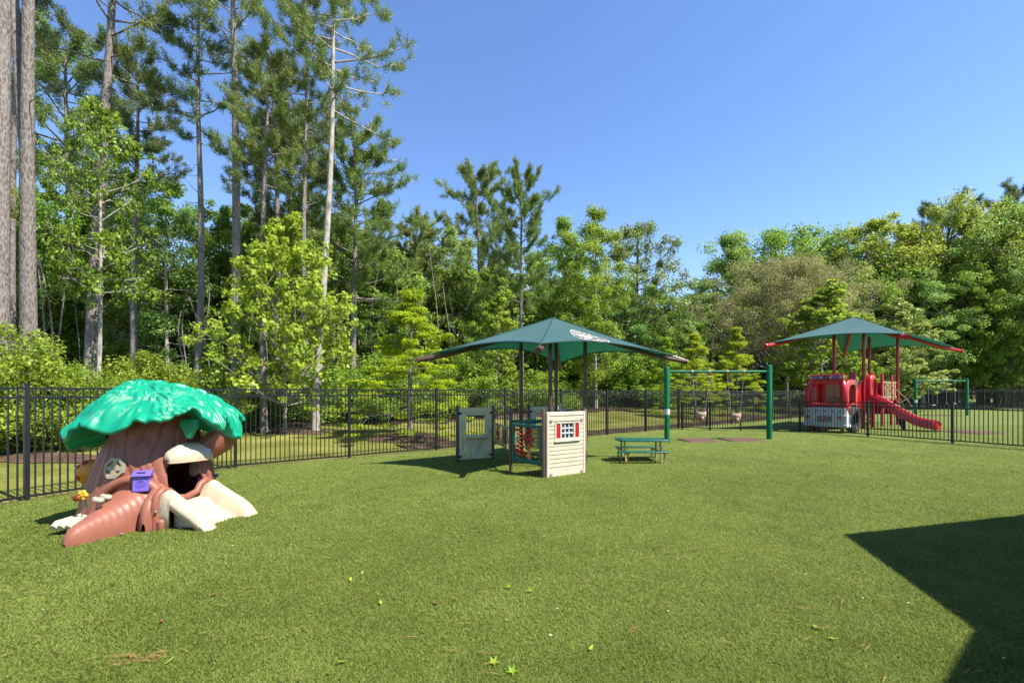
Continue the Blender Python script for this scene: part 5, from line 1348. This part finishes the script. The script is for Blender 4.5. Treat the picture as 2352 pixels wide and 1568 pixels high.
ss2 = [0, .25, .6, 1.1, 1.6, 1.85, 2.15, 2.32]; zz2 = [1.34, 1.30, 1.08, .72, .40, .32, .27, .22]; rows_ = []
for k in range(33):
    s = 2.32*k/32; z = float(np.interp(s, ss2, zz2)); z2 = .16; sec = []
    for w_, h_ in ((-.40, -.16), (-.41, .12), (-.385, .16), (-.35, .13), (-.33, .02), (-.06, .0), (-.03, .07), (.03, .07), (.06, .0), (.33, .02), (.35, .13), (.385, .16), (.41, .12), (.40, -.16)):
        taper = 1 if s < 2.1 else 1-.25*((s-2.1)/.22)**2
        sec.append(SP(s, w_*taper, z+h_*taper))
    rows_.append(sec)
m = MB(); m.grid(rows_); m.grid([[r[0] for r in rows_], [r[-1] for r in rows_]]); n_ = len(rows_[0]); m.add(rows_[-1], [tuple(range(n_))]); ch_ = m.build('chute', M['red'], ft_, 50)
for w_ in (-.22, .22): m = MB(); m.tube([SP(2.1, w_, .2), SP(2.12, w_, 0)], .025, 8); m.build('chute_foot', M['chain'], ch_)
m = MB(); m.prism([SP(1.0, -.2, .55), SP(1.3, -.2, .4), SP(1.3, -.2, 0), SP(1.2, -.2, 0)], sb_*.05); m.build('chute_support', M['ink'], ch_, 0)
# hand rails, steps and tan arch climber at the far end
for a_ in (.22, .62):
    m = MB(); m.tube([T(5.75, a_*.3+.1, 1.98), T(5.95, a_*.5+.1, 1.8), T(6.35, a_+.2, 1.2), T(6.5, a_+.35, .8)], .022, 8); m.build('hand_rail', M['tan'], ft_)
for k in range(3): m = MB(); tb(m, 4.7, 5.4, -.3-.25*k, -.06-.25*k, .32+.27*k, .36+.27*k); m.build('step', M['red'], ft_, 0, bevel=.01)
m = MB(); tb(m, 4.45, 5.45, DB+.05, DB+.1, .3, .9); m.build('under_panel', M['red'], ft_, 0)
ar = []
for a_ in (-.75, -.15):
    P = [T(7.4+2.3*math.sin(q*PI/2), a_, 1.22*math.cos(q*PI/2)**.8+.25*math.sin(q*PI)) for q in np.linspace(0, 1, 14)]; ar.append(P)
    m = MB(); m.tube(P, .026, 8); m.build('climber_rail', M['tan'], ft_)
for k in range(2, 13, 2): m = MB(); m.tube([ar[0][k], ar[1][k]], .02, 8); m.build('rung', M['tan'], ft_)
m = MB(); m.tube([T(8.6, -.7, .55), T(8.6, -.2, .55)], .03, 8); m.build('rung', M['green_post'], ft_)
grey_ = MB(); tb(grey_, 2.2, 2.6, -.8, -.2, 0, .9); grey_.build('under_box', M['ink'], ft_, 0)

# ------------------------------------------------------------------ fallen leaves and pine needles on the turf
def fallen(kind):
    m = MB(); v = []
    if kind == 0:      # five pointed sweetgum leaf
        for k in range(10): r_ = .034 if k % 2 == 0 else .012; a = k*PI/5; v.append((r_*math.cos(a), r_*math.sin(a), .004+.010*(k % 2 == 0)))
    else:
        for k in range(8): a = k*PI/4; v.append((.036*math.cos(a), .013*math.sin(a), .004+.006*abs(math.cos(a))))
    m.add([(0, 0, .002)]+v, [(0, 1+k, 1+(k+1) % len(v)) for k in range(len(v))]); return m
lm1 = [fallen(0).mesh('leaf', leaf_mat('fallen green leaf', (.24, .36, .02), (.24, .36, .02)), 0), fallen(1).mesh('leaf', leaf_mat('fallen yellow leaf', (.36, .42, .05), (.36, .42, .05)), 0), fallen(1).mesh('leaf', leaf_mat('fallen brown leaf', (.25, .1, .05), (.25, .1, .05)), 0)]
rl = random.Random(4)
LL = ('largest star leaf near the bottom edge, bright green', 'star leaf at the very bottom edge, below the largest one', 'star leaf in the middle of the turf, left one of two', 'star leaf in the middle of the turf, right one of two',
      'yellow green leaf nearest the bottom left corner', 'yellow green leaf in mid turf, the farther of a close pair', 'yellow green leaf in mid turf, the nearer of a close pair', 'yellow green leaf alone left of the star leaves',
      'yellow green leaf near the bottom edge, left of the largest star leaf', 'yellow green leaf near the bottom edge, right of the star leaves', 'yellow green leaf by the building shadow, the nearer of two', 'yellow green leaf by the building shadow, the farther of two',
      'dry brown leaf farthest left in the foreground', 'dry brown leaf left of the star leaves in mid turf', 'dry brown leaf below the treehouse slide', 'dry brown leaf on the turf below the picnic table', 'dry brown leaf lying inside the building shadow', 'dry brown leaf on the turf right of the building shadow tip', 'dry brown leaf below the abacus', 'dry brown leaf to the right of the treehouse slide',)
for k, (x, y, kd) in enumerate(((1134, 1540, 0), (1176, 1562, 0), (1170, 1362, 0), (1218, 1372, 0), (390, 1538, 1), (832, 1329, 1), (805, 1345, 1), (875, 1400, 1), (785, 1540, 1), (1357, 1508, 1), (1915, 1485, 1), (1875, 1458, 1), (372, 1443, 2), (1000, 1400, 2), (490, 1380, 2), (1505, 1270, 2), (2200, 1420, 2), (2230, 1135, 2), (1100, 1230, 2), (640, 1290, 2))):
    Y_ = F_PX*1.585/(y-900); X_ = px(x, Y_); o = link_mesh('fallen_leaf', lm1[kd], None, (X_, Y_, gf(X_, Y_)+.018)); o.rotation_euler = (rl.uniform(-.3, .3), rl.uniform(-.3, .3), rl.random()*6); s = 1.1 if kd == 0 else .8
    o.scale = (s, s, s)
    tag(o, LL[k], 'leaf', ('star leaves on the turf', 'yellow green leaves on the turf', 'brown leaves on the turf')[kd])
m = MB(); m2 = MB()
for k in range(250):
    Y_ = 2.4*math.exp(rl.random()*math.log(14/2.4)); X_ = rl.uniform(-1.12, 1.12)*Y_
    if k >= 220: Y_ = 2.61+rl.gauss(0, .035); X_ = px(315, 2.61)+rl.gauss(0, .09)
    if dline(X_, Y_) < .3: continue
    a = rl.gauss(0, .5); ln = rl.uniform(.03, .065)*(1.2 if Y_ > 5 else 1); z = gf(X_, Y_)+.024; d_ = Vector((math.cos(a), math.sin(a), 0)); s_ = Vector((-d_.y, d_.x, 0))*.0013*(1+.12*Y_); p = Vector((X_, Y_, z))
    m.add([p-d_*ln-s_, p-d_*ln+s_, p+s_*1.4+Vector((0, 0, .006)), p+d_*ln+Vector((0, ln*.2, 0)), p-s_*1.4+Vector((0, 0, .006))], [(0, 4, 2, 1), (4, 3, 2)])
tag(m.build('pine_needles', mat('dry orange pine needles', (.38, .19, .07), .8), None, 0), kind='stuff')
for k in range(40):
    Y_ = 2.6*math.exp(rl.random()*math.log(13/2.6)); X_ = rl.uniform(-1.1, 1.1)*Y_
    if dline(X_, Y_) < .3: continue
    p = Vector((X_, Y_, gf(X_, Y_)+.018)); r_ = rl.uniform(.006, .012)*(1+.05*Y_); a = rl.random()*6
    m2.add([p+Vector((r_*math.cos(a+k2*PI/2), r_*.7*math.sin(a+k2*PI/2), .004*(k2 % 2))) for k2 in range(4)], [(0, 1, 2, 3)])
tag(m2.build('petal_litter', mat('pale petal flecks', (.7, .66, .55), .8), None, 0), kind='stuff')
